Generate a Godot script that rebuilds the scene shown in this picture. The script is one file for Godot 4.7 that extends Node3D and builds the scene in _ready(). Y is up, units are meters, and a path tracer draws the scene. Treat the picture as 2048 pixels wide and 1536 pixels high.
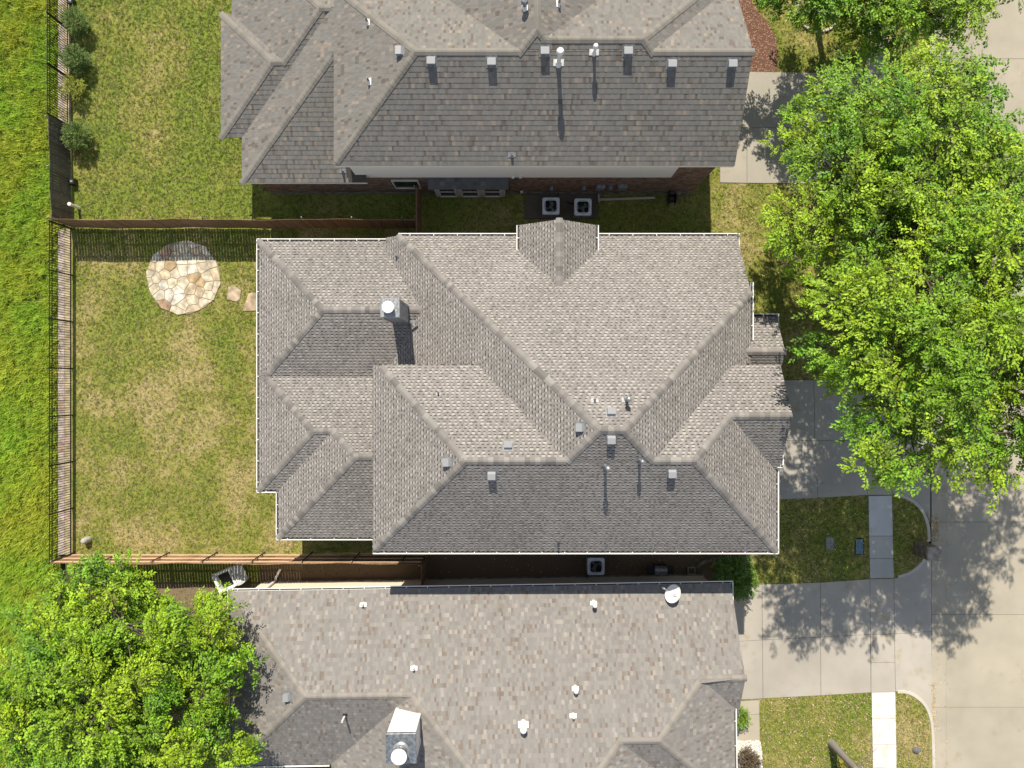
extends Node3D
# A drone view straight down on three brick houses, their yards, trees and the concrete street.
# Plan survey: a nadir view from 35 m. survey() turns a tie point and its height above ground into metres.
const CAM_H := 35.0
const FOCAL := 1365.0
const SUN_DZ := 0.945      # shadow run (towards +z) for each metre of height
const SUN_DX := 0.09

func survey(u: float, v: float, h := 0.0) -> Vector3:
	return Vector3((u - 1024.0) * (CAM_H - h) / FOCAL, h, (v - 768.0) * (CAM_H - h) / FOCAL)

func lin(r: float, g: float, b: float) -> Color:
	return Color(r, g, b).linear_to_srgb()

# ------------------------------------------------------------------ mesh builder
class MB:
	var v := PackedVector3Array()
	var n := PackedVector3Array()
	var c := PackedColorArray()
	var uv := PackedVector2Array()
	var use_uv := false
	func tri(a: Vector3, b: Vector3, d: Vector3, col := Color.WHITE) -> void:
		var nn := (b - a).cross(d - a).normalized()
		v.append(a); v.append(d); v.append(b)
		for i in 3:
			n.append(nn); c.append(col)
	func quad(a: Vector3, b: Vector3, d: Vector3, e: Vector3, col := Color.WHITE) -> void:
		var nn := (d - a).cross(e - b).normalized()
		v.append(a); v.append(d); v.append(b); v.append(a); v.append(e); v.append(d)
		for i in 6:
			n.append(nn); c.append(col)
	func tri_n(a: Vector3, b: Vector3, d: Vector3, na: Vector3, nb: Vector3, nd: Vector3, col := Color.WHITE) -> void:
		v.append(a); v.append(d); v.append(b)
		n.append(na); n.append(nd); n.append(nb)
		for i in 3:
			c.append(col)
	func box(t: Transform3D, s: Vector3, col := Color.WHITE) -> void:
		var h := s * 0.5
		var p := []
		for k in 8:
			p.append(t * Vector3(h.x if k & 1 else -h.x, h.y if k & 2 else -h.y, h.z if k & 4 else -h.z))
		quad(p[2], p[6], p[7], p[3], col)
		quad(p[0], p[1], p[5], p[4], col)
		quad(p[4], p[5], p[7], p[6], col)
		quad(p[1], p[0], p[2], p[3], col)
		quad(p[5], p[1], p[3], p[7], col)
		quad(p[0], p[4], p[6], p[2], col)
	func abox(x0: float, x1: float, y0: float, y1: float, z0: float, z1: float, col := Color.WHITE) -> void:
		box(Transform3D(Basis(), Vector3((x0 + x1) / 2, (y0 + y1) / 2, (z0 + z1) / 2)), Vector3(absf(x1 - x0), absf(y1 - y0), absf(z1 - z0)), col)
	# chamfered box: top edges bevelled
	func cbox(t: Transform3D, s: Vector3, b: float, col := Color.WHITE) -> void:
		var h := s * 0.5
		var lo := []; var mi := []; var hi := []
		for q in [[-1, -1], [-1, 1], [1, 1], [1, -1]]:
			lo.append(t * Vector3(h.x * q[0], -h.y, h.z * q[1]))
			mi.append(t * Vector3(h.x * q[0], h.y - b, h.z * q[1]))
			hi.append(t * Vector3((h.x - b) * q[0], h.y, (h.z - b) * q[1]))
		for i in 4:
			var j := (i + 1) % 4
			quad(lo[i], lo[j], mi[j], mi[i], col)
			quad(mi[i], mi[j], hi[j], hi[i], col)
		quad(hi[0], hi[1], hi[2], hi[3], col)
	func tube(pts: Array, rad: Array, sides := 8, col := Color.WHITE, cap := true) -> void:
		var rings := []
		var ring_n := []
		for i in pts.size():
			var d: Vector3
			if i == 0: d = pts[1] - pts[0]
			elif i == pts.size() - 1: d = pts[i] - pts[i - 1]
			else: d = pts[i + 1] - pts[i - 1]
			d = d.normalized()
			var up := Vector3.UP if absf(d.y) < 0.9 else Vector3.RIGHT
			if i > 0 and absf((pts[1] - pts[0]).normalized().y) >= 0.9: up = Vector3.RIGHT if absf(d.x) < 0.95 else Vector3.UP
			var a := d.cross(up).normalized()
			var b := d.cross(a).normalized()
			var r := []; var rn := []
			for k in sides:
				var an := TAU * k / sides
				var o := a * cos(an) + b * sin(an)
				r.append(pts[i] + o * rad[i]); rn.append(o)
			rings.append(r); ring_n.append(rn)
		for i in pts.size() - 1:
			for k in sides:
				var m := (k + 1) % sides
				tri_n(rings[i][k], rings[i][m], rings[i + 1][m], ring_n[i][k], ring_n[i][m], ring_n[i + 1][m], col)
				tri_n(rings[i][k], rings[i + 1][m], rings[i + 1][k], ring_n[i][k], ring_n[i + 1][m], ring_n[i + 1][k], col)
		if cap:
			for k in range(1, sides - 1):
				tri(rings[-1][0], rings[-1][k], rings[-1][k + 1], col)
				tri(rings[0][0], rings[0][k + 1], rings[0][k], col)
	func lathe(t: Transform3D, prof: Array, sides := 20, col := Color.WHITE) -> void:
		for i in prof.size() - 1:
			var p: Vector2 = prof[i]; var q: Vector2 = prof[i + 1]
			for k in sides:
				var a0 := TAU * k / sides; var a1 := TAU * (k + 1) / sides
				var A := t * Vector3(p.x * cos(a0), p.y, p.x * sin(a0))
				var B := t * Vector3(p.x * cos(a1), p.y, p.x * sin(a1))
				var C := t * Vector3(q.x * cos(a1), q.y, q.x * sin(a1))
				var D := t * Vector3(q.x * cos(a0), q.y, q.x * sin(a0))
				if p.x < 0.0001: tri(A, D, C, col)
				elif q.x < 0.0001: tri(A, C, B, col)
				else: quad(A, D, C, B, col)
	# extruded plan polygon; hf gives the top height
	func prism(poly: PackedVector2Array, hf: Callable, depth: float, col := Color.WHITE) -> void:
		var idx := Geometry2D.triangulate_polygon(poly)
		var area := 0.0
		for i in poly.size():
			var p := poly[i]; var q := poly[(i + 1) % poly.size()]
			area += p.x * q.y - q.x * p.y
		for i in range(0, idx.size(), 3):
			var a := poly[idx[i]]; var b := poly[idx[i + 1]]; var d := poly[idx[i + 2]]
			var A := Vector3(a.x, hf.call(a), a.y); var B := Vector3(b.x, hf.call(b), b.y); var D := Vector3(d.x, hf.call(d), d.y)
			if (B - A).cross(D - A).y < 0.0: tri(A, D, B, col)
			else: tri(A, B, D, col)
		for i in poly.size():
			var p := poly[i]; var q := poly[(i + 1) % poly.size()]
			var P := Vector3(p.x, hf.call(p), p.y); var Q := Vector3(q.x, hf.call(q), q.y)
			var dn := Vector3(0, -depth, 0)
			if area > 0.0: quad(P, Q, Q + dn, P + dn, col)
			else: quad(Q, P, P + dn, Q + dn, col)
	func mesh() -> ArrayMesh:
		var m := ArrayMesh.new()
		if v.is_empty(): return m
		var a := []; a.resize(Mesh.ARRAY_MAX)
		a[Mesh.ARRAY_VERTEX] = v; a[Mesh.ARRAY_NORMAL] = n; a[Mesh.ARRAY_COLOR] = c
		if use_uv:
			a[Mesh.ARRAY_TEX_UV] = uv
		m.add_surface_from_arrays(Mesh.PRIMITIVE_TRIANGLES, a)
		return m

# ------------------------------------------------------------------ scene helpers
var used := {}
func numbered(called: String) -> String:
	if not used.has(called):
		used[called] = 0
		return called
	used[called] += 1
	return "%s_%03d" % [called, used[called]]

func tag(o: Node, label: String, category: String, group := "", kind := "") -> Node:
	if label: o.set_meta("label", label)
	if category: o.set_meta("category", category)
	if group: o.set_meta("group", group)
	if kind: o.set_meta("kind", kind)
	return o

func thing(called: String, at: Vector3, label: String, category: String, group := "") -> Node3D:
	var o := Node3D.new()
	o.name = numbered(called)
	add_child(o)
	o.position = at
	tag(o, label, category, group)
	return o

func part(called: String, mb_or_mesh, m: Material, parent: Node, off := Vector3.ZERO) -> MeshInstance3D:
	var o := MeshInstance3D.new()
	o.name = called if parent != self else numbered(called)
	o.mesh = mb_or_mesh if mb_or_mesh is Mesh else mb_or_mesh.mesh()
	if m: o.material_override = m
	o.position = off
	parent.add_child(o, true)
	return o

func copy_of(o: Node3D, at: Vector3, turn := 0.0) -> Node3D:
	var c: Node3D = o.duplicate()
	c.name = numbered(String(o.name).trim_suffix("_001"))
	add_child(c)
	c.position = at
	c.rotation.y = turn
	return c

func setting(called: String, mb, m: Material) -> MeshInstance3D:
	var o := part(called, mb, m, self)
	o.set_meta("kind", "structure")
	return o

func hash2(a: int, b: int, s := 0) -> float:
	var h := (a * 374761393 + b * 668265263 + s * 1442695041) & 0x7fffffff
	h = ((h ^ (h >> 13)) * 1274126177) & 0x7fffffff
	h = (h ^ (h >> 16)) & 0x7fffffff
	h = (h * 1103515245 + 12345) & 0x7fffffff
	return float((h >> 8) & 0xffff) / 65535.0

# ------------------------------------------------------------------ materials
var tex := {}
func noise_tex(key: String, freq: float, lo: float, hi: float, sd: int, octaves := 4, size := 512) -> ImageTexture:
	if tex.has(key): return tex[key]
	var f := FastNoiseLite.new()
	f.seed = sd; f.frequency = freq; f.fractal_octaves = octaves
	f.noise_type = FastNoiseLite.TYPE_SIMPLEX_SMOOTH
	var im := f.get_seamless_image(size, size)
	im.convert(Image.FORMAT_RGB8)
	var data := im.get_data()
	for i in data.size():
		data[i] = int(clampf(lo + (hi - lo) * data[i] / 255.0, 0.0, 1.0) * 255.0)
	im = Image.create_from_data(size, size, false, Image.FORMAT_RGB8, data)
	im.generate_mipmaps()
	var t := ImageTexture.create_from_image(im)
	tex[key] = t
	return t

func concrete_tex() -> ImageTexture:
	var size := 1024
	var ims := []
	for q in [[0.0035, 3, 41], [0.018, 4, 42], [0.35, 2, 43]]:
		var f := FastNoiseLite.new()
		f.noise_type = FastNoiseLite.TYPE_SIMPLEX_SMOOTH
		f.frequency = q[0]; f.fractal_octaves = q[1]; f.seed = q[2]
		var im := f.get_seamless_image(size, size)
		im.convert(Image.FORMAT_L8)
		ims.append(im.get_data())
	var out := PackedByteArray(); out.resize(size * size * 3)
	for i in size * size:
		var a: float = ims[0][i] / 255.0; var b: float = ims[1][i] / 255.0; var c: float = ims[2][i] / 255.0
		var v := 0.90 + 0.10 * a - 0.035 * b - 0.05 * c
		var stain := clampf((b * 0.6 + a * 0.4 - 0.66) * 2.2, 0.0, 0.35)
		out[i * 3] = int(clampf(v - 0.10 * stain, 0, 1) * 255)
		out[i * 3 + 1] = int(clampf(v - 0.16 * stain, 0, 1) * 255)
		out[i * 3 + 2] = int(clampf(v - 0.30 * stain, 0, 1) * 255)
	var im2 := Image.create_from_data(size, size, false, Image.FORMAT_RGB8, out)
	im2.generate_mipmaps()
	var t := ImageTexture.create_from_image(im2)
	tex["concrete"] = t
	return t

func mat(col: Color, rough := 0.9, t: Texture2D = null, scale := 1.0, metal := 0.0) -> StandardMaterial3D:
	var m := StandardMaterial3D.new()
	m.albedo_color = col
	m.roughness = rough
	m.metallic = metal
	if t:
		m.albedo_texture = t
		m.uv1_triplanar = true
		m.uv1_world_triplanar = true
		m.uv1_scale = Vector3.ONE * scale
	return m

func vmat(rough := 0.9, t: Texture2D = null, scale := 1.0) -> StandardMaterial3D:
	var m := mat(Color.WHITE, rough, t, scale)
	m.vertex_color_use_as_albedo = true
	return m

var M := {}
func make_materials() -> void:
	var grain := noise_tex("grain", 0.22, 0.62, 1.0, 11, 3)
	var blotch := noise_tex("blotch", 0.012, 0.62, 1.0, 12, 5)
	var conc := concrete_tex()
	var streak := noise_tex("streak", 0.05, 0.5, 1.0, 15, 4)
	M.shingle = vmat(0.95, grain, 1.6)
	M.deck = mat(lin(0.10, 0.09, 0.08), 0.95, grain, 1.0)
	M.trim = mat(lin(0.52, 0.50, 0.46), 0.6, blotch, 0.3)
	M.dark_trim = mat(lin(0.16, 0.13, 0.11), 0.7, blotch, 0.3)
	M.gutter = mat(lin(0.82, 0.82, 0.81), 0.4)
	M.grime = mat(lin(0.085, 0.072, 0.058), 1.0, grain, 1.5)
	M.siding = mat(lin(0.80, 0.77, 0.70), 0.7)
	M.cream = mat(lin(0.66, 0.59, 0.47), 0.75)
	M.brickwall = mat(lin(0.24, 0.15, 0.11), 0.9, streak, 0.8)
	M.mortar = mat(lin(0.34, 0.29, 0.24), 0.95, grain, 1.0)
	M.brick = vmat(0.9, grain, 1.4)
	M.glass = mat(lin(0.02, 0.022, 0.025), 0.05)
	M.frame = mat(lin(0.60, 0.58, 0.54), 0.5)
	M.galv = mat(lin(0.42, 0.45, 0.49), 0.42, blotch, 0.9, 0.35)
	M.galv_light = mat(lin(0.50, 0.52, 0.55), 0.35, blotch, 1.2, 0.3)
	M.hood = mat(lin(0.27, 0.28, 0.30), 0.5)
	M.vent = mat(lin(0.27, 0.285, 0.31), 0.6, blotch, 0.9)
	M.white = mat(lin(0.78, 0.77, 0.75), 0.45)
	M.black = mat(lin(0.012, 0.012, 0.013), 0.45)
	M.iron = mat(lin(0.012, 0.013, 0.013), 0.4)
	M.dark = mat(lin(0.03, 0.03, 0.032), 0.6)
	M.concrete = vmat(0.9, conc, 0.065)
	M.soil = mat(lin(0.10, 0.075, 0.05), 1.0, grain, 0.7)
	M.stone = vmat(0.9, blotch, 0.35)
	M.bark = mat(lin(0.16, 0.13, 0.105), 0.95, streak, 1.2)
	M.bark_grey = mat(lin(0.42, 0.39, 0.36), 0.95, streak, 1.2)
	M.wood_brown = []
	for k in 5:
		var q := 0.8 + 0.1 * k
		M.wood_brown.append(mat(lin(0.47 * q, 0.28 * q, 0.15 * q), 0.9, streak, 1.1))
	M.wood_grey = []
	for k in 5:
		var q := 0.8 + 0.1 * k
		M.wood_grey.append(mat(lin(0.22 * q, 0.20 * q, 0.17 * q), 0.95, streak, 1.1))
	M.cedar = []
	for k in 5:
		var q := 0.85 + 0.08 * k
		M.cedar.append(mat(lin(0.50 * q, 0.295 * q, 0.155 * q), 0.85, streak, 1.1))
	M.cedar_rail = mat(lin(0.60, 0.43, 0.285), 0.85)
	M.leaf = vmat(0.55)
	M.leaf.backlight_enabled = true
	M.leaf.backlight = lin(0.10, 0.18, 0.008)
	M.leaf.cull_mode = BaseMaterial3D.CULL_DISABLED
	M.grass = vmat(0.75)
	M.grass.cull_mode = BaseMaterial3D.CULL_DISABLED
	M.grass.backlight_enabled = true
	M.grass.backlight = lin(0.09, 0.12, 0.01)
	M.litter = vmat(0.9)
	M.litter.cull_mode = BaseMaterial3D.CULL_DISABLED

# ------------------------------------------------------------------ roofs
# plane: ax 0 = x, 1 = z; s = +1 rises with the coordinate; at = eave line; e = eave height; m = pitch
func pl(ax: int, s: float, at: float, e: float, m: float) -> Dictionary:
	return {ax = ax, s = s, at = at, e = e, m = m}
func ph(p: Dictionary, q: Vector2) -> float:
	return p.e + p.m * p.s * ((q.x if p.ax == 0 else q.y) - p.at)
func body_h(b: Dictionary, q: Vector2) -> float:
	var r: Array = b.r
	if q.x < r[0] - 0.001 or q.x > r[1] + 0.001 or q.y < r[2] - 0.001 or q.y > r[3] + 0.001: return -1.0
	for k in b.get("all", []):
		if k[0] * q.x + k[1] * q.y + k[2] < 0.0: return -1.0
	var h := 99.0
	for p in b.p: h = minf(h, ph(p, q))
	return h
func roof_h(bodies: Array, q: Vector2, skip := -1) -> float:
	var h := -1.0
	for i in bodies.size():
		if i != skip: h = maxf(h, body_h(bodies[i], q))
	return h
func clip_poly(poly: PackedVector2Array, a: float, b: float, c: float) -> PackedVector2Array:
	var out := PackedVector2Array()
	for i in poly.size():
		var p := poly[i]; var q := poly[(i + 1) % poly.size()]
		var dp := a * p.x + b * p.y + c; var dq := a * q.x + b * q.y + c
		if dp >= 0.0: out.append(p)
		if (dp > 0.0 and dq < 0.0) or (dp < 0.0 and dq > 0.0): out.append(p.lerp(q, dp / (dp - dq)))
	return out
func face_poly(b: Dictionary, i: int) -> PackedVector2Array:
	var r: Array = b.r
	var poly := PackedVector2Array([Vector2(r[0], r[2]), Vector2(r[1], r[2]), Vector2(r[1], r[3]), Vector2(r[0], r[3])])
	var pi_: Dictionary = b.p[i]
	for j in b.p.size():
		if j == i: continue
		var pj: Dictionary = b.p[j]
		# keep hj - hi >= 0
		var a := 0.0; var bb := 0.0; var c := 0.0
		for w in [[pj, 1.0], [pi_, -1.0]]:
			var p: Dictionary = w[0]; var g: float = w[1] * p.m * p.s
			if p.ax == 0: a += g
			else: bb += g
			c += w[1] * (p.e - p.m * p.s * p.at)
		poly = clip_poly(poly, a, bb, c)
	for k in b.get("all", []): poly = clip_poly(poly, k[0], k[1], k[2])
	if b.has("clip") and b.clip.has(i):
		for k in b.clip[i]: poly = clip_poly(poly, k[0], k[1], k[2])
	return poly

var singles: Array = []          # shingles kept for single pieces, one roof at a time
func shingle_face(mb: MB, deck: MB, p: Dictionary, poly: PackedVector2Array, bodies: Array, self_i: int, style: Dictionary) -> void:
	if poly.size() < 3: return
	var nrm := Vector3(0, 1, 0)
	var g: float = p.m * p.s
	nrm = Vector3(-g, 1, 0).normalized() if p.ax == 0 else Vector3(0, 1, -g).normalized()
	# local s,t
	var st := PackedVector2Array()
	var tmin := 99.0; var tmax := -99.0
	for q in poly:
		var t: float = ((q.x if p.ax == 0 else q.y) - p.at) * p.s
		st.append(Vector2(q.y if p.ax == 0 else q.x, t))
		tmin = minf(tmin, t); tmax = maxf(tmax, t)
	# deck sheet
	var idx := Geometry2D.triangulate_polygon(poly)
	for i in range(0, idx.size(), 3):
		var T := []
		for k in 3:
			var q := poly[idx[i + k]]
			T.append(Vector3(q.x, ph(p, q) - 0.03, q.y))
		deck.tri(T[0], T[1], T[2])
	var dt: float = style.expo / sqrt(1.0 + p.m * p.m)
	var fid: int = int(p.ax * 7 + p.s * 3 + 11 + style.seed)
	var P := func(s: float, t: float, lift: float) -> Vector3:
		var y: float = p.e + p.m * t
		if p.ax == 0: return Vector3(p.at + p.s * t, y, s) + nrm * lift
		return Vector3(s, y, p.at + p.s * t) + nrm * lift
	var flip: bool = (p.ax == 1) == (p.s > 0.0)
	var k0 := int(floor(tmin / dt)); var k1 := int(ceil(tmax / dt))
	var thick: float = style.thick
	for k in range(k0, k1):
		var ta := maxf(k * dt, tmin); var tb := minf((k + 1) * dt, tmax)
		if tb - ta < 0.01: continue
		var ia := row_span(st, ta + 0.002); var ib := row_span(st, tb - 0.002)
		if ia.y - ia.x < 0.001 and ib.y - ib.x < 0.001: continue
		var lo := minf(ia.x, ib.x); var hi := maxf(ia.y, ib.y)
		var col_i := int(floor(lo / 0.11)) - 2
		var s := col_i * 0.11
		s += hash2(k, fid, 3) * 0.2
		var tooth := hash2(k, fid, 9) > 0.5
		while s < hi:
			var r1 := hash2(k, col_i, fid)
			var r2 := hash2(k, col_i, fid + 50)
			var w: float = lerpf(style.w0, style.w1, r1)
			var s0 := s; var s1 := s + w
			s = s1; col_i += 1
			tooth = not tooth if r2 > style.repeat else tooth
			if s1 < lo: continue
			var a0 := clampf(s0, ia.x, ia.y); var a1 := clampf(s1, ia.x, ia.y)
			var b0 := clampf(s0, ib.x, ib.y); var b1 := clampf(s1, ib.x, ib.y)
			if (a1 - a0) + (b1 - b0) < 0.012: continue
			var cc: Vector3 = P.call((a0 + a1 + b0 + b1) / 4.0, (ta + tb) / 2.0, 0.0)
			if roof_h(bodies, Vector2(cc.x, cc.z), self_i) > cc.y + 0.14: continue
			var col: Color = style.color.call(k, col_i, tooth, cc, r1, r2)
			var la: float = thick + (style.tooth if tooth else 0.0); var lb: float = 0.002 + (style.tooth * 0.6 if tooth else 0.0)
			var full: bool = absf(a0 - b0) < 0.01 and absf(a1 - b1) < 0.01 and tb - ta > dt * 0.9
			if tooth and full and style.pick.call(cc):
				singles.append([cc.y, P.call((a0 + a1) / 2, (ta + tb) / 2, (la + lb) / 2), (P.call(a1, ta, la) - P.call(a0, ta, la)), (P.call(a0, tb, lb) - P.call(a0, ta, la)), col, [a0, a1, ta, tb, la]])
				continue
			var A: Vector3 = P.call(a0, ta, la); var B: Vector3 = P.call(a1, ta, la)
			var C: Vector3 = P.call(b1, tb, lb); var D: Vector3 = P.call(b0, tb, lb)
			var A2: Vector3 = P.call(a0, ta, -0.006); var B2: Vector3 = P.call(a1, ta, -0.006)
			if not tooth and style.dash > 0.0:
				var tm: float = lerpf(ta, tb, style.dash); var lm: float = lerpf(la, lb, style.dash)
				var m0 := lerpf(a0, b0, style.dash); var m1 := lerpf(a1, b1, style.dash)
				var E: Vector3 = P.call(m0, tm, lm); var Fp: Vector3 = P.call(m1, tm, lm)
				var dk: Color = style.dash_color.call(r1, r2)
				if flip:
					mb.quad(B, A, E, Fp, dk); mb.quad(Fp, E, D, C, col); mb.quad(B2, A2, A, B, dk)
				else:
					mb.quad(A, B, Fp, E, dk); mb.quad(E, Fp, C, D, col); mb.quad(A2, B2, B, A, dk)
			elif flip:
				mb.quad(B, A, D, C, col); mb.quad(B2, A2, A, B, col)
			else:
				mb.quad(A, B, C, D, col); mb.quad(A2, B2, B, A, col)
			if tooth:
				var G: Vector3 = P.call(a0, ta, thick * 0.6); var Hh: Vector3 = P.call(a1, ta, thick * 0.6)
				mb.quad(G, A, D, P.call(b0, tb, 0.0), col); mb.quad(B, Hh, P.call(b1, tb, 0.0), C, col)

func row_span(st: PackedVector2Array, t: float) -> Vector2:
	var lo := 99.0; var hi := -99.0
	for i in st.size():
		var a := st[i]; var b := st[(i + 1) % st.size()]
		if (a.y <= t and b.y > t) or (b.y <= t and a.y > t):
			var s := a.x + (b.x - a.x) * (t - a.y) / (b.y - a.y)
			lo = minf(lo, s); hi = maxf(hi, s)
	if hi < lo: return Vector2(0, 0)
	return Vector2(lo, hi)

var unit_box: ArrayMesh
func tone_mats(cols: Array, t: Texture2D) -> Array:
	var out := []
	for c in cols: out.append(mat(lin(c[0], c[1], c[2]), 0.95, t, 1.6))
	return out

# caps along every hip and ridge of the roof that can be seen
func caps(parent: Node, bodies: Array, off: Vector3, style: Dictionary) -> int:
	var count := 0
	var lines := []
	for bi in bodies.size():
		var b: Dictionary = bodies[bi]
		for i in b.p.size():
			var poly := face_poly(b, i)
			for j in range(i + 1, b.p.size()):
				for k in poly.size():
					var p := poly[k]; var q := poly[(k + 1) % poly.size()]
					if p.distance_to(q) < 0.15: continue
					if absf(ph(b.p[i], p) - ph(b.p[j], p)) < 0.004 and absf(ph(b.p[i], q) - ph(b.p[j], q)) < 0.004:
						lines.append([p, q, b.p[i], bi])
	var kept_all := []
	var made := []
	for L in lines:
		var p: Vector2 = L[0]; var q: Vector2 = L[1]
		# run uphill
		if ph(L[2], p) > ph(L[2], q):
			var tmp := p; p = q; q = tmp
		var d := (q - p).normalized()
		var nn := Vector2(-d.y, d.x)
		var length := p.distance_to(q)
		var y0 := ph(L[2], p); var y1 := ph(L[2], q)
		var l3 := sqrt(length * length + (y1 - y0) * (y1 - y0))
		var nc := int(l3 / style.cap_expo)
		var prev: MeshInstance3D = null
		for c in nc:
			var f0 := float(c) / nc; var f1 := float(c + 1) / nc
			var mid := p.lerp(q, (f0 + f1) / 2)
			var ym := lerpf(y0, y1, (f0 + f1) / 2)
			if roof_h(bodies, mid) > ym + 0.03: continue
			var ya := roof_h(bodies, mid + nn * 0.17); var yb := roof_h(bodies, mid - nn * 0.17)
			if ya < 0.0: ya = ym - 0.05
			if yb < 0.0: yb = ym - 0.05
			if ya > ym - 0.015 or yb > ym - 0.015: continue
			if ym - ya > 0.3 or ym - yb > 0.3: continue
			var dup := false
			for kp in kept_all:
				if kp.distance_to(mid) < style.cap_expo * 0.45: dup = true; break
			if dup: continue
			kept_all.append(mid)
			var P0 := p.lerp(q, f0 - 0.35 / nc); var P1 := p.lerp(q, f1)
			var h0 := lerpf(y0, y1, f0 - 0.35 / nc); var h1 := lerpf(y0, y1, f1)
			var lift0 := 0.036; var lift1 := 0.024
			var wd := 0.15
			var wa := (ya - ym) / 0.17 * wd; var wb := (yb - ym) / 0.17 * wd
			var mb := MB.new()
			var o := Vector3(mid.x, ym, mid.y)
			var n3 := Vector3(nn.x, 0, nn.y)
			var c0 := Vector3(P0.x, h0 + lift0, P0.y) - o; var c1 := Vector3(P1.x, h1 + lift1, P1.y) - o
			var la0 := c0 + n3 * wd + Vector3(0, wa, 0); var la1 := c1 + n3 * wd + Vector3(0, wa, 0)
			var lb0 := c0 - n3 * wd + Vector3(0, wb, 0); var lb1 := c1 - n3 * wd + Vector3(0, wb, 0)
			# soft crease: a narrow crown strip
			var ca0 := c0.lerp(la0, 0.22) ; var ca1 := c1.lerp(la1, 0.22)
			var cb0 := c0.lerp(lb0, 0.22); var cb1 := c1.lerp(lb1, 0.22)
			var dn := Vector3(0, -0.02, 0)
			c0.y -= 0.006; c1.y -= 0.006
			mb.quad(lb0, lb1, cb1, cb0); mb.quad(cb0, cb1, ca1, ca0); mb.quad(ca0, ca1, la1, la0)
			mb.quad(la0, la1, la1 + dn, la0 + dn); mb.quad(lb1, lb0, lb0 + dn, lb1 + dn)
			mb.quad(lb0, cb0, cb0 + dn, lb0 + dn); mb.quad(cb0, ca0, ca0 + dn, cb0 + dn); mb.quad(ca0, la0, la0 + dn, ca0 + dn)
			made.append([ym, mb, o, int(hash2(c, int(p.x * 31 + p.y * 17), 5) * 0.999 * style.cap_mats.size())])
			count += 1
	# the 300 caps nearest to the sky are single pieces, the rest one joined part
	made.sort_custom(func(x, y): return x[0] > y[0])
	var rest := MB.new()
	for i in made.size():
		var e: Array = made[i]
		if i < 300:
			part("ridge_cap", e[1], style.cap_mats[e[3]], parent, e[2] + off)
		else:
			var col: Color = style.cap_mats[e[3]].albedo_color.srgb_to_linear()
			for k in e[1].v.size():
				rest.v.append(e[1].v[k] + e[2] + off); rest.n.append(e[1].n[k]); rest.c.append(col)
	if made.size() > 300:
		part("ridge_caps", rest, M.shingle, parent).set_meta("kind", "stuff")
	return count

func build_roof(house: Node3D, bodies: Array, extra: Array, style: Dictionary, off: Vector3) -> Node3D:
	singles = []
	var mb := MB.new(); var deck := MB.new(); var fascia := MB.new()
	for bi in bodies.size():
		var b: Dictionary = bodies[bi]
		for i in b.p.size():
			if b.get("skip", []).has(i): continue
			var poly := face_poly(b, i)
			shingle_face(mb, deck, b.p[i], poly, bodies, bi, style)
			eave_boards(fascia, b, b.p[i], poly, bodies, bi)
	for x in extra:
		shingle_face(mb, deck, x[0], x[1], bodies, -2 if x.size() < 3 else x[2], style)
		eave_boards(fascia, {r = [-99, 99, -99, 99]}, x[0], x[1], bodies, -1)
	var roof := part("roof", deck, M.deck, house, off)
	# the shingles nearest to the sky are single pieces
	singles.sort_custom(func(a, b): return a[0] > b[0])
	for i in singles.size():
		var q: Array = singles[i]
		var U: Vector3 = q[2]; var T: Vector3 = q[3]; var col: Color = q[4]
		var nn := T.cross(U).normalized()
		if nn.y < 0.0: nn = -nn
		if i < 300:
			var o := MeshInstance3D.new()
			o.name = "shingle"
			o.mesh = unit_box
			o.material_override = style.tone_pick.call(col)
			roof.add_child(o, true)
			o.transform = Transform3D(Basis(U, nn * 0.012, T), q[1] - nn * 0.006)
		else:
			var c0: Vector3 = q[1] - U / 2 - T / 2
			var dn := -nn * 0.014
			if T.cross(U).y < 0.0: 
				var sw := U
				mb.quad(c0, c0 + U, c0 + U + T, c0 + T, col); mb.quad(c0 + dn, c0 + U + dn, c0 + U, c0, col)
			else:
				mb.quad(c0 + U, c0, c0 + T, c0 + U + T, col); mb.quad(c0 + U + dn, c0 + dn, c0, c0 + U, col)
	var sh := part("shingles", mb, M.shingle, roof)
	sh.set_meta("kind", "stuff")
	part("fascia", fascia, style.trim, house, off)
	style.ncap = caps(roof, bodies, Vector3.ZERO, style)
	return roof

func eave_boards(f: MB, b: Dictionary, p: Dictionary, poly: PackedVector2Array, bodies: Array, bi: int) -> void:
	for i in poly.size():
		var a := poly[i]; var q := poly[(i + 1) % poly.size()]
		if a.distance_to(q) < 0.1: continue
		var d := (q - a).normalized()
		var nn := Vector2(d.y, -d.x)
		var mid := (a + q) / 2
		# outward side has no roof of any height
		var h1 := roof_h(bodies, mid + nn * 0.1); var h2 := roof_h(bodies, mid - nn * 0.1)
		if h1 > 0.0 and h2 > 0.0 and absf(h1 - h2) < 0.6: continue
		var out := nn if h1 < h2 else -nn
		var A := Vector3(a.x, ph(p, a) - 0.03, a.y); var Q := Vector3(q.x, ph(p, q) - 0.03, q.y)
		var o3 := Vector3(out.x, 0, out.y)
		var dn := Vector3(0, -0.2, 0)
		var i3 := -o3 * 0.03
		f.quad(A, Q, Q + dn, A + dn); f.quad(A + i3 + dn, Q + i3 + dn, Q + i3, A + i3)
		f.quad(A + dn, Q + dn, Q + dn + i3, A + dn + i3)

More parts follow.
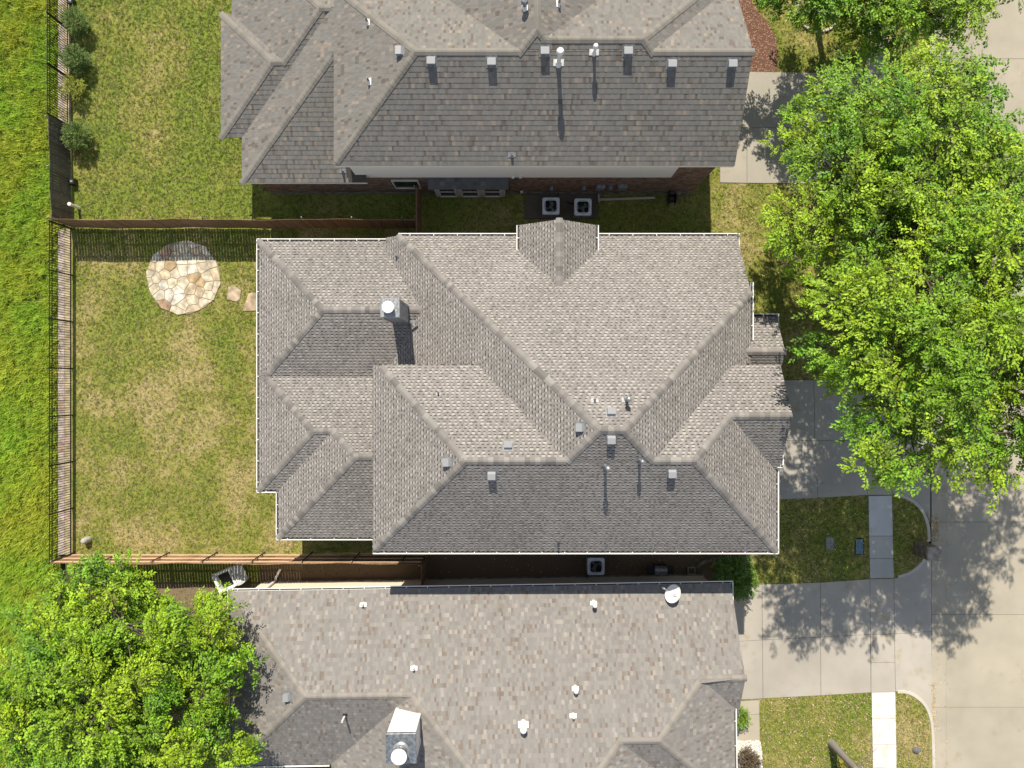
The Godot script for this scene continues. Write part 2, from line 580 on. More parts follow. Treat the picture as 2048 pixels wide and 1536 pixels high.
func gutter(house: Node3D, a: Vector2, b: Vector2, h: float, out: Vector2, off: Vector3) -> void:
	# K-style trough along an eave with strap hangers; a-b is the roof edge
	var mb := MB.new()
	var d := (b - a).normalized()
	var L := a.distance_to(b)
	var o3 := Vector3(out.x, 0, out.y); var d3 := Vector3(d.x, 0, d.y)
	var base := Vector3(a.x, h - 0.02, a.y)
	var t := Transform3D(Basis(d3, Vector3.UP, d3.cross(Vector3.UP)), Vector3.ZERO)
	var w := 0.125
	var add := func(o0: float, o1: float, y0: float, y1: float) -> void:
		mb.box(Transform3D(t.basis, base + d3 * L / 2 + o3 * (o0 + o1) / 2 + Vector3.UP * (y0 + y1) / 2), Vector3(L, y1 - y0, absf(o1 - o0)))
	add.call(0.004, 0.008, -0.11, 0.0)
	add.call(0.008, 0.09, -0.11, -0.105)
	add.call(0.086, 0.09, -0.105, -0.05)
	add.call(0.09, w, -0.054, -0.05)
	add.call(w - 0.034, w, -0.012, 0.004)
	add.call(w - 0.005, w, -0.05, -0.012)
	for e in [0.0, L]:
		mb.box(Transform3D(t.basis, base + d3 * e + o3 * w / 2 + Vector3.UP * -0.055), Vector3(0.004, 0.108, w))
	var g := part("gutter", mb, M.gutter, house, off)
	var dm := MB.new()
	dm.box(Transform3D(t.basis, base + d3 * L / 2 + o3 * 0.047 + Vector3.UP * -0.09), Vector3(L - 0.01, 0.03, 0.075))
	part("debris", dm, M.grime, g)
	var n := maxi(1, int(L / 0.95))
	for i in n:
		var hm := MB.new()
		hm.box(Transform3D(t.basis, Vector3.ZERO), Vector3(0.03, 0.006, w - 0.01))
		part("hanger", hm, M.gutter, g, base + d3 * (L * (i + 0.5) / n) + o3 * w / 2 + Vector3.UP * 0.002)

func wall_box(house: Node3D, called: String, x0: float, x1: float, z0: float, z1: float, y0: float, y1: float, m: Material, off: Vector3) -> MeshInstance3D:
	var mb := MB.new()
	mb.abox(x0, x1, y0, y1, z0, z1)
	return part(called, mb, m, house, off)

# box roof vent on a slope
func roof_vent(house: Node3D, bodies: Array, u: float, v: float, hg: float, off: Vector3, w := 0.31) -> void:
	var q := survey(u, v, hg)
	for it in 3:
		q = survey(u, v, roof_h(bodies, Vector2(q.x, q.z)) + 0.15)
	var y := roof_h(bodies, Vector2(q.x, q.z))
	var gx := (roof_h(bodies, Vector2(q.x + 0.1, q.z)) - roof_h(bodies, Vector2(q.x - 0.1, q.z))) / 0.2
	var gz := (roof_h(bodies, Vector2(q.x, q.z + 0.1)) - roof_h(bodies, Vector2(q.x, q.z - 0.1))) / 0.2
	var up := Vector3(-gx, 1, -gz).normalized()
	var dn := Vector3(-gx, -(gx * gx + gz * gz), -gz).normalized()
	var sd := up.cross(dn).normalized()
	var t := Transform3D(Basis(sd, up, dn), Vector3(q.x, y, q.z))
	var f := MB.new()
	f.box(t.translated_local(Vector3(0, 0.02, 0)), Vector3(w + 0.12, 0.006, 0.46))
	var fl := part("vent", f, M.vent, house, off)
	var hd := MB.new()
	# hood: wedge that rises downhill, open lip
	var P := func(x: float, yy: float, z: float) -> Vector3: return t * Vector3(x, yy, z)
	var h := w / 2
	var a0: Vector3 = P.call(-h, 0.025, -0.16); var a1: Vector3 = P.call(h, 0.025, -0.16)
	var b0: Vector3 = P.call(-h, 0.15, -0.13); var b1: Vector3 = P.call(h, 0.15, -0.13)
	var c0: Vector3 = P.call(-h, 0.25, 0.08); var c1: Vector3 = P.call(h, 0.25, 0.08)
	var d0: Vector3 = P.call(-h, 0.04, 0.15); var d1: Vector3 = P.call(h, 0.04, 0.15)
	hd.quad(a0, b0, b1, a1); hd.quad(b0, c0, c1, b1); hd.quad(c0, d0, d1, c1)
	hd.quad(a0, d0, c0, b0); hd.quad(a1, b1, c1, d1); hd.quad(a0, a1, d1, d0)
	part("hood", hd, M.hood, fl)

# plumbing or flue pipe: lead/white flashing, pipe and optional cap
func roof_pipe(house: Node3D, bodies: Array, u: float, v: float, ht: float, r: float, capped: bool, m: Material, fm: Material, off: Vector3, fl_size := 0.3) -> void:
	# u,v is the foot of the pipe
	var q := survey(u, v, 6.0)
	for it in 4:
		q = survey(u, v, roof_h(bodies, Vector2(q.x, q.z)))
	var y := roof_h(bodies, Vector2(q.x, q.z))
	var gx := (roof_h(bodies, Vector2(q.x + 0.1, q.z)) - roof_h(bodies, Vector2(q.x - 0.1, q.z))) / 0.2
	var gz := (roof_h(bodies, Vector2(q.x, q.z + 0.1)) - roof_h(bodies, Vector2(q.x, q.z - 0.1))) / 0.2
	var up := Vector3(-gx, 1, -gz).normalized()
	var dn := Vector3(-gx, -(gx * gx + gz * gz), -gz).normalized() if absf(gx) + absf(gz) > 0.01 else Vector3.BACK
	var t := Transform3D(Basis(up.cross(dn).normalized(), up, dn), Vector3(q.x, y, q.z))
	var b := Vector3(q.x, y, q.z)
	var mb := MB.new()
	mb.lathe(Transform3D(Basis(), b), [Vector2(r, -0.05), Vector2(r, ht), Vector2(r * 0.8, ht), Vector2(r * 0.8, ht - 0.1), Vector2(0.0, ht - 0.1)], 14)
	var pipe := part("vent_pipe", mb, m, house, off)
	var f := MB.new()
	f.box(t.translated_local(Vector3(0, 0.022, -0.05)), Vector3(fl_size, 0.006, fl_size * 0.6))
	f.lathe(Transform3D(Basis(), b), [Vector2(r * 1.7, -0.06), Vector2(r * 1.45, 0.06), Vector2(r * 1.08, 0.16), Vector2(r * 1.02, 0.16)], 14)
	part("flashing", f, fm, pipe)
	if capped:
		var c := MB.new()
		c.lathe(Transform3D(Basis(), b + Vector3(0, ht - 0.02, 0)), [Vector2(r * 1.02, 0.0), Vector2(r * 1.75, 0.03), Vector2(r * 1.75, 0.12), Vector2(r * 1.3, 0.2), Vector2(0.0, 0.24)], 18)
		part("cap", c, fm if m == M.white else m, pipe)

# ------------------------------------------------------------------ the three houses
var center_bodies: Array = []
var north_bodies: Array = []
var south_bodies: Array = []

func pick_tone(mats: Array, cols: Array) -> Callable:
	return func(c: Color) -> Material:
		var best := 0; var bd := 9.0
		for i in cols.size():
			var d: float = absf(cols[i][0] - c.r) + absf(cols[i][1] - c.g) + absf(cols[i][2] - c.b)
			if d < bd: bd = d; best = i
		return mats[best]

var patch_noise: FastNoiseLite
func center_style() -> Dictionary:
	var cols := [[0.308, 0.29, 0.28], [0.34, 0.32, 0.31], [0.28, 0.263, 0.254], [0.37, 0.348, 0.336]]
	var mats := tone_mats(cols, tex["grain"])
	return {expo = 0.143, w0 = 0.075, w1 = 0.135, repeat = 0.06, thick = 0.009, tooth = 0.006, dash = 0.34, seed = 1,
		trim = M.trim, cap_expo = 0.2, cap_mats = tone_mats([[0.30, 0.285, 0.273], [0.35, 0.332, 0.316], [0.26, 0.246, 0.235], [0.40, 0.382, 0.36], [0.23, 0.218, 0.208], [0.32, 0.295, 0.284]], tex["grain"]),
		tone_pick = pick_tone(mats, cols),
		pick = func(c: Vector3) -> bool: return c.y > 8.1 and c.z < 1.7,
		dash_color = func(r1: float, r2: float) -> Color:
			var q := 0.75 + 0.5 * r2
			return Color(0.11 * q, 0.098 * q, 0.09 * q),
		color = func(k: int, ci: int, tooth: bool, p: Vector3, r1: float, r2: float) -> Color:
			var pn := patch_noise.get_noise_3d(p.x * 3.0, p.y * 3.0, p.z * 3.0)
			if tooth:
				var q := 0.88 + 0.22 * r2 + 0.16 * pn
				return Color(0.322 * q, 0.303 * q, 0.293 * q)
			var q2 := 0.88 + 0.3 * r1 + 0.1 * pn
			if r2 < 0.3: return Color(0.322 * q2, 0.303 * q2, 0.293 * q2)
			return Color(0.47 * q2, 0.447 * q2, 0.425 * q2)}

func blend_style(sd: int, expo: float, base: Array, light: float, brown: float, w0: float, w1: float, lt: Array, bt: Array, pick: Callable) -> Dictionary:
	var cols := [[base[0], base[1], base[2]], [base[0] * 0.86, base[1] * 0.86, base[2] * 0.86], lt, bt]
	var mats := tone_mats(cols, tex["grain"])
	var b: Array = base
	return {expo = expo, w0 = w0, w1 = w1, repeat = 0.25, thick = 0.011, tooth = 0.004, dash = 0.0, seed = sd,
		trim = M.trim, cap_expo = 0.22, cap_mats = tone_mats([[b[0] * 1.1, b[1] * 1.08, b[2] * 1.04], [b[0] * 1.2, b[1] * 1.17, b[2] * 1.1], [b[0] * 1.0, b[1] * 0.98, b[2] * 0.93]], tex["grain"]),
		tone_pick = pick_tone(mats, cols), pick = pick, dash_color = func(_a, _b) -> Color: return Color.BLACK,
		color = func(k: int, ci: int, tooth: bool, p: Vector3, r1: float, r2: float) -> Color:
			var pn := patch_noise.get_noise_3d(p.x * 9.0 + 200.0, p.y * 9.0, p.z * 9.0)
			var pn2 := patch_noise.get_noise_3d(p.x * 7.0 - 90.0, p.y * 7.0, p.z * 7.0)
			var q := 0.86 + 0.28 * r1
			var r3 := hash2(k, ci, 77 + sd)
			if r3 < light + pn * 0.16: return Color(lt[0] * q, lt[1] * q, lt[2] * q)
			if r3 > 1.0 - brown - pn2 * 0.18: return Color(bt[0] * q, bt[1] * q, bt[2] * q)
			q = 0.88 + 0.24 * r2
			return Color(b[0] * q, b[1] * q, b[2] * q)}

func center_house() -> void:
	var c := Vector3(-0.3, 0, 0.2)
	var house := thing("house", c, "grey-brown house with white gutters between the two mottled-roof houses", "house")
	var off := -c
	var e1 := 3.1; var lp := 0.40; var m := 0.6
	var B := [
		# left one-storey wing: upper hip, lower hip, corner hip
		{r = [-11.83, -3.0, -6.68, 0.02], p = [pl(1, 1, -6.68, e1, lp), pl(0, 1, -11.83, e1, lp), pl(1, -1, 0.02, e1, lp)]},
		{r = [-11.83, -5.0, -0.72, 4.96], p = [pl(1, 1, -0.72, e1, lp), pl(0, 1, -11.83, e1, lp), pl(1, -1, 4.96, e1, lp)]},
		{r = [-10.92, -5.0, -0.72, 7.18], p = [pl(1, 1, -0.72, e1, lp), pl(0, 1, -10.92, e1, lp), pl(1, -1, 7.18, e1, lp)], clip = {0: [[0, 1, -2.12]]}},
		# main steep block
		{r = [-5.85, 10.32, -6.8, 3.0], p = [pl(1, 1, -6.8, 3.7, 0.64), pl(0, 1, -5.22, 3.7, 0.64), pl(0, -1, 10.32, 5.528, m), pl(1, -1, 7.12, 5.95, m)]},
		# two-storey block along the lower side
		{r = [-5.93, 11.25, -0.82, 7.12], p = [pl(1, 1, -0.82, 6.13, m), pl(0, 1, -5.93, 5.95, m), pl(0, -1, 11.25, 5.95, m), pl(1, -1, 7.12, 5.95, m)]},
		# garage gable: shares the upper slope of the block
		{r = [7.0, 11.35, -0.82, 3.6], p = [pl(1, 1, -0.82, 6.13, m), pl(1, -1, 3.43, 6.12, m)], all = [[m, m, 6.13 + m * 0.82 - 5.95 - m * 11.25]]},
		# entry gable
		{r = [9.0, 11.72, -3.0, -0.4], p = [pl(1, 1, -3.0, 4.75, m), pl(1, -1, 0.2, 4.75, m)]},
		# gable over the upper eave
		{r = [0.33, 3.79, -7.16, -4.0], p = [pl(0, 1, 0.33, 4.25, 0.62), pl(0, -1, 3.79, 4.25, 0.62)]},
	]
	center_bodies = B
	var st := center_style()
	build_roof(house, B, [], st, off)
	# walls
	var bw: Material = M.brickwall
	wall_box(house, "wall", -11.4, -5.4, -6.2, 4.5, 0, 2.95, bw, off)
	wall_box(house, "wall", -10.5, -5.4, 4.5, 6.75, 0, 2.95, bw, off)
	wall_box(house, "wall", -5.4, 10.1, -6.4, -0.6, 0, 3.4, bw, off)
	wall_box(house, "wall", -5.5, 10.8, -0.6, 6.7, 0, 5.8, bw, off)
	wall_box(house, "wall", 7.5, 10.15, -3.9, -0.6, 3.4, 5.15, bw, off)
	wall_box(house, "wall", 10.1, 11.2, -2.7, -0.6, 0, 4.4, bw, off)
	wall_box(house, "wall", 0.6, 3.5, -6.85, -6.4, 0, 4.1, bw, off)
	# gable ends
	for g in [[11.28, -0.6, 3.2, 6.0, 1.3, 7.25, 0], [11.62, -2.7, 0.0, 4.6, -1.4, 5.5, 0]]:
		var mb := MB.new()
		mb.tri(Vector3(g[0], g[3], g[1]), Vector3(g[0], g[5], g[4]), Vector3(g[0], g[3], g[2]))
		mb.quad(Vector3(g[0], g[3], g[1]), Vector3(g[0], g[3], g[2]), Vector3(g[0], g[3] - 0.4, g[2]), Vector3(g[0], g[3] - 0.4, g[1]))
		part("gable_wall", mb, M.siding, house, off)
	var gm := MB.new()
	gm.tri(Vector3(0.6, 4.1, -6.9), Vector3(3.5, 4.1, -6.9), Vector3(2.06, 5.3, -6.9))
	part("gable_wall", gm, M.siding, house, off)
	# gutters
	var X := Vector2(1, 0); var Z := Vector2(0, 1)
	for g in [
		[Vector2(-11.95, -6.68), Vector2(-5.7, -6.68), 3.1, -Z], [Vector2(-11.83, -6.8), Vector2(-11.83, 5.08), 3.1, -X],
		[Vector2(-11.95, 4.96), Vector2(-11.05, 4.96), 3.1, Z], [Vector2(-10.92, 5.09), Vector2(-10.92, 7.3), 3.1, -X],
		[Vector2(-11.04, 7.18), Vector2(-5.6, 7.18), 3.1, Z], [Vector2(-5.93, 7.12), Vector2(11.37, 7.12), 5.95, Z],
		[Vector2(11.25, 3.66), Vector2(11.25, 7.24), 5.95, X], [Vector2(11.25, 3.43), Vector2(11.5, 3.43), 6.12, Z], [Vector2(11.38, 2.7), Vector2(11.38, 3.55), 6.12, X],
		[Vector2(-5.22, -6.8), Vector2(0.2, -6.8), 3.7, -Z], [Vector2(3.92, -6.8), Vector2(10.44, -6.8), 3.7, -Z],
		[Vector2(10.32, -6.92), Vector2(10.32, -6.1), 3.72, X],
		[Vector2(0.33, -7.16), Vector2(0.33, -6.02), 4.25, -X], [Vector2(3.79, -7.16), Vector2(3.79, -6.02), 4.25, X],
		[Vector2(10.32, -4.4), Vector2(10.32, -1.9), 5.528, X],
		[Vector2(10.46, -3.0), Vector2(11.84, -3.0), 4.75, -Z], [Vector2(11.72, -3.1), Vector2(11.72, -2.05), 4.75, X]]:
		gutter(house, g[0], g[1], g[2], g[3], off)
	# chimney chase in bluish sheet metal
	var ch := MB.new()
	var cx := -5.0; var cz := -3.12
	ch.abox(cx - 0.36, cx + 0.36, 3.6, 6.92, cz - 0.36, cz + 0.36)
	for sx in [-1, 1]:
		for sz in [-1, 1]:
			ch.abox(cx + sx * 0.34, cx + sx * 0.385, 3.6, 6.9, cz + sz * 0.28, cz + sz * 0.385)
	var chim := part("chimney", ch, mat(lin(0.46, 0.48, 0.50), 0.6, tex["blotch"], 0.8), house, off)
	var cap := MB.new()
	cap.cbox(Transform3D(Basis(), Vector3(cx, 6.99, cz)), Vector3(0.8, 0.14, 0.8), 0.02)
	part("chase_cover", cap, M.galv_light, chim)
	var fl := MB.new()
	fl.lathe(Transform3D(Basis(), Vector3(cx - 0.03, 7.06, cz)), [Vector2(0.19, 0.0), Vector2(0.19, 0.24)], 20)
	part("flue", fl, M.galv, chim)
	var fc := MB.new()
	fc.lathe(Transform3D(Basis(), Vector3(cx - 0.03, 7.3, cz)), [Vector2(0.2, 0.0), Vector2(0.245, 0.0), Vector2(0.245, 0.05), Vector2(0.12, 0.09), Vector2(0.0, 0.1)], 24)
	part("rain_cap", fc, M.white, chim)
	var fs := MB.new()
	fs.abox(cx + 0.36, cx + 0.75, 4.55, 4.6, cz + 0.28, cz + 0.4)
	part("flashing", fs, M.vent, chim)
	for q in [[1223, 826], [1223, 878], [1162, 855], [1016, 893], [895, 925], [983, 950], [1345, 946]]:
		roof_vent(house, B, q[0], q[1], 9.0, off)
	roof_pipe(house, B, 1210, 932, 0.75, 0.06, true, M.galv, M.vent, off)
	roof_pipe(house, B, 1279, 920, 0.5, 0.05, true, M.galv, M.vent, off)
	roof_pipe(house, B, 1252, 798, 0.55, 0.06, true, M.galv, M.galv_light, off, 0.36)
	roof_pipe(house, B, 1189, 799, 0.2, 0.035, false, M.galv, M.galv_light, off, 0.3)
	roof_pipe(house, B, 877, 786, 0.22, 0.035, false, M.vent, M.galv, off, 0.16)
	roof_pipe(house, B, 793, 514, 0.2, 0.035, false, M.vent, M.vent, off, 0.16)
	roof_pipe(house, B, 1116, 1081, 0.3, 0.04, false, M.vent, M.vent, off, 0.24)

# courses of single bricks on a wall that faces +z
func brick_face(x0: float, x1: float, y0: float, y1: float, z: float, sd: int, holes: Array) -> MB:
	var mb := MB.new()
	var k := 0
	var y := y0
	while y + 0.066 < y1:
		var x := x0 - (0.105 if k % 2 else 0.0)
		while x < x1:
			var a := maxf(x, x0); var b := minf(x + 0.2, x1)
			x += 0.21
			if b - a < 0.03: continue
			var hole := false
			for h in holes:
				if b > h[0] and a < h[1] and y + 0.06 > h[2] and y < h[3]: hole = true
			if hole: continue
			var r := hash2(k, int(x * 100), sd); var r2 := hash2(k, int(x * 100), sd + 9)
			var q := 0.7 + 0.6 * r
			var col := Color(0.36 * q, 0.215 * q, 0.145 * q)
			if r2 > 0.78: col = Color(0.44 * q, 0.33 * q, 0.24 * q)
			elif r2 < 0.15: col = Color(0.22 * q, 0.14 * q, 0.105 * q)
			mb.box(Transform3D(Basis(), Vector3((a + b) / 2, y + 0.033, z - 0.02)), Vector3(b - a, 0.064, 0.056), col)
		y += 0.076; k += 1
	return mb

func window_unit(house: Node3D, x0: float, x1: float, y0: float, y1: float, z: float, off: Vector3, rails := 1) -> void:
	var f := MB.new()
	for b in [[x0, x0 + 0.07, y0, y1], [x1 - 0.07, x1, y0, y1], [x0 + 0.07, x1 - 0.07, y0, y0 + 0.07], [x0 + 0.07, x1 - 0.07, y1 - 0.07, y1]]:
		f.abox(b[0], b[1], b[2], b[3], z - 0.03, z + 0.05)
	var w := part("window", f, M.frame, house, off)
	var g := MB.new()
	g.abox(x0 + 0.05, x1 - 0.05, y0 + 0.05, y1 - 0.05, z - 0.02, z)
	part("pane", g, M.glass, w)
	for r in rails:
		var rb := MB.new()
		var yy := y0 + (y1 - y0) * (r + 1) / (rails + 1)
		rb.abox(x0 + 0.07, x1 - 0.07, yy - 0.02, yy + 0.02, z - 0.0, z + 0.03)
		part("rail", rb, M.frame, w)

func north_house() -> void:
	var c := Vector3(-1.5, 0, -15.0)
	var house := thing("house", c, "two-storey house with mottled brown-grey roof and brick lower wall facing two air conditioners", "house")
	var off := -c
	var m := 0.58; var p := 0.48; var e1 := 3.1; var e2 := 5.6
	var zb := -9.41
	var bot := pl(1, -1, zb, e2, m)
	var B := [
		{r = [-13.6, -7.0, -17.3, -11.52], p = [pl(0, 1, -13.6, e1, p), pl(1, -1, -11.52, e1, p), pl(1, 1, -17.3, e1, p)]},
		{r = [-13.1, -6.0, -21.0, -11.52], p = [pl(0, 1, -13.1, e1, p), pl(1, -1, -11.52, e1, p), pl(1, 1, -21.14, e1, p)], clip = {1: [[0, -1, -14.41]]}},
		{r = [-12.62, -6.8, -21.0, -9.42], p = [pl(0, 1, -12.62, e1, p), pl(1, -1, -9.42, e1, p), pl(1, 1, -21.08, e1, p)]},
		# two-storey block
		{r = [-7.67, 3.0, -17.1, zb], p = [pl(0, 1, -7.67, e2, m), bot, pl(1, 1, -17.1, e2, m)], skip = [1]},
		{r = [-3.5, 5.5, -22.0, zb], p = [pl(0, 1, -3.508, e2, m), pl(0, -1, 5.508, e2, m), bot], skip = [2]},
		{r = [1.0, 9.6, -17.85, zb], p = [pl(1, 1, -17.85, e2, m), pl(0, -1, 9.41, e2, m), bot], skip = [2], all = [[-1, 0, 9.41]]},
		{r = [3.0, 9.6, -17.09, zb], p = [pl(1, 1, -17.09, e2, m), bot], skip = [1]},
	]
	north_bodies = B
	var st := blend_style(4, 0.205, [0.262, 0.252, 0.238], 0.09, 0.08, 0.09, 0.14, [0.345, 0.295, 0.25], [0.195, 0.17, 0.15], func(q: Vector3) -> bool: return q.y > 7.2 and q.z > -13.2)
	st.trim = M.siding
	var ex := [
		[bot, PackedVector2Array([Vector2(-7.67, zb), Vector2(9.6, zb), Vector2(9.6, -13.25), Vector2(-3.83, -13.25)]), -2],
		[bot, PackedVector2Array([Vector2(0.33, -13.25), Vector2(5.58, -13.25), Vector2(5.2, -13.63), Vector2(1.29, -13.63), Vector2(1.0, -13.92)]), -2]]
	build_roof(house, B, ex, st, off)
	# walls
	wall_box(house, "wall", -13.2, -7.3, -16.9, -11.9, 0, 2.95, M.brickwall, off)
	wall_box(house, "wall", -7.3, 9.2, -17.0, -9.82, 0, 2.8, M.mortar, off)
	wall_box(house, "wall", -7.3, 7.5, -17.0, -9.76, 2.8, 5.45, M.siding, off)
	wall_box(house, "wall", 7.5, 9.2, -17.0, -9.82, 2.8, 5.45, M.mortar, off)
	wall_box(house, "wall", -12.3, -7.3, -20.0, -9.82, 0, 2.95, M.mortar, off)
	var gw := MB.new()
	gw.tri(Vector3(9.2, 5.45, -9.82), Vector3(9.2, 7.5, -13.25), Vector3(9.2, 5.45, -17.0))
	part("gable_wall", gw, M.brickwall, house, off)
	# lap siding boards
	for k in 14:
		var sb := MB.new()
		var y := 2.82 + k * 0.185
		var zz := -9.755
		sb.quad(Vector3(-7.3, y, zz + 0.018), Vector3(7.5, y, zz + 0.018), Vector3(7.5, y + 0.183, zz + 0.002), Vector3(-7.3, y + 0.183, zz + 0.002))
		sb.quad(Vector3(-7.3, y, zz), Vector3(7.5, y, zz), Vector3(7.5, y, zz + 0.018), Vector3(-7.3, y, zz + 0.018))
		part("siding_board", sb, M.siding, house, off)
	var holes := [[-3.86, -0.3, 0.0, 2.85], [-5.85, -4.45, 0.95, 2.35]]
	var b1 := part("bricks", brick_face(-12.3, 9.2, 0.15, 2.76, -9.785, 3, holes), M.brick, house, off)
	b1.set_meta("kind", "stuff")
	var b2 := part("bricks", brick_face(7.5, 9.2, 2.76, 5.4, -9.785, 5, []), M.brick, house, off)
	b2.set_meta("kind", "stuff")
	wall_box(house, "foundation", -12.34, 9.24, -10.2, -9.74, -0.2, 0.14, mat(lin(0.34, 0.32, 0.28), 0.95, tex["blotch"], 0.4), off)
	# upper windows under the eave and a lower window
	for q in [[0.25, 1.05], [1.15, 1.9], [4.55, 5.35], [5.45, 6.2]]:
		window_unit(house, q[0], q[1], 4.98, 5.38, -9.72, off, 0)
	window_unit(house, -5.8, -4.5, 1.0, 2.3, -9.76, off, 0)
	# window bay with a small shingled lean-to roof
	wall_box(house, "bay_wall", -3.82, -0.34, -9.8, -9.5, 0.3, 2.3, M.frame, off)
	for k in 3:
		window_unit(house, -3.62 + k * 1.1, -3.62 + k * 1.1 + 0.88, 0.55, 2.2, -9.47, off)
	var lb := [{r = [-4.0, -0.16, -9.76, -9.3], p = [pl(1, -1, -9.3, 2.38, 0.9)]}]
	var lst := blend_style(9, 0.2, [0.15, 0.15, 0.155], 0.12, 0.1, 0.14, 0.24, [0.21, 0.2, 0.2], [0.11, 0.11, 0.115], func(_q: Vector3) -> bool: return false)
	var lm := MB.new(); var ld := MB.new()
	shingle_face(lm, ld, lb[0].p[0], face_poly(lb[0], 0), [], -1, lst)
	var bay := part("bay_roof", ld, M.deck, house, off)
	part("shingles", lm, M.shingle, bay).set_meta("kind", "stuff")
	# meters, boxes and conduits on the brick wall
	for q in [[4.36, 0.42, 1.35, 0.5], [4.86, 0.2, 1.3, 0.26], [5.42, 0.45, 1.4, 0.55], [3.55, 0.16, 1.25, 0.2], [1.95, 0.16, 1.2, 0.22]]:
		var eb := MB.new()
		eb.cbox(Transform3D(Basis(Vector3.RIGHT, PI / 2), Vector3(q[0], q[2], -9.67)), Vector3(q[1], 0.17, q[3]), 0.02)
		var box := part("meter_box", eb, M.galv, house, off)
		if q[1] > 0.3:
			var ml := MB.new()
			ml.tube([Vector3(q[0], q[2] - 0.25, -9.7), Vector3(q[0] + 0.02, 0.4, -9.7), Vector3(q[0] + 0.05, 0.05, -9.62)], [0.03, 0.03, 0.03], 8)
			part("conduit", ml, M.galv, box)
	for q in [[-0.02, 2.95], [0.33, 3.0], [0.42, 0.5]]:
		var vb := MB.new()
		vb.abox(q[0], q[0] + 0.13, q[1] - 0.09, q[1] + 0.09, -9.74, -9.66)
		part("wall_vent", vb, M.white, house, off)
	for q in [[862, 118], [983, 120], [1090, 98], [1257, 98], [1345, 124], [1466, 124], [800, 100]]:
		roof_vent(house, B, q[0], q[1], 8.0, off, 0.34)
	roof_pipe(house, B, 1117, 128, 0.95, 0.085, true, M.white, M.white, off, 0.42)
	roof_pipe(house, B, 1188, 107, 0.5, 0.06, true, M.white, M.white, off, 0.38)
	roof_pipe(house, B, 1024, 312, 0.3, 0.045, false, M.galv_light, M.galv_light, off, 0.34)
	roof_pipe(house, B, 686, 344, 0.3, 0.045, false, M.galv_light, M.galv_light, off, 0.3)
	roof_pipe(house, B, 735, 45, 0.28, 0.05, false, M.vent, M.white, off, 0.3)
	roof_pipe(house, B, 738, 164, 0.28, 0.05, false, M.vent, M.white, off, 0.3)
	roof_pipe(house, B, 1049, 15, 0.35, 0.08, true, M.galv, M.white, off, 0.36)
	roof_pipe(house, B, 1118, 8, 0.3, 0.05, false, M.vent, M.white, off, 0.3)

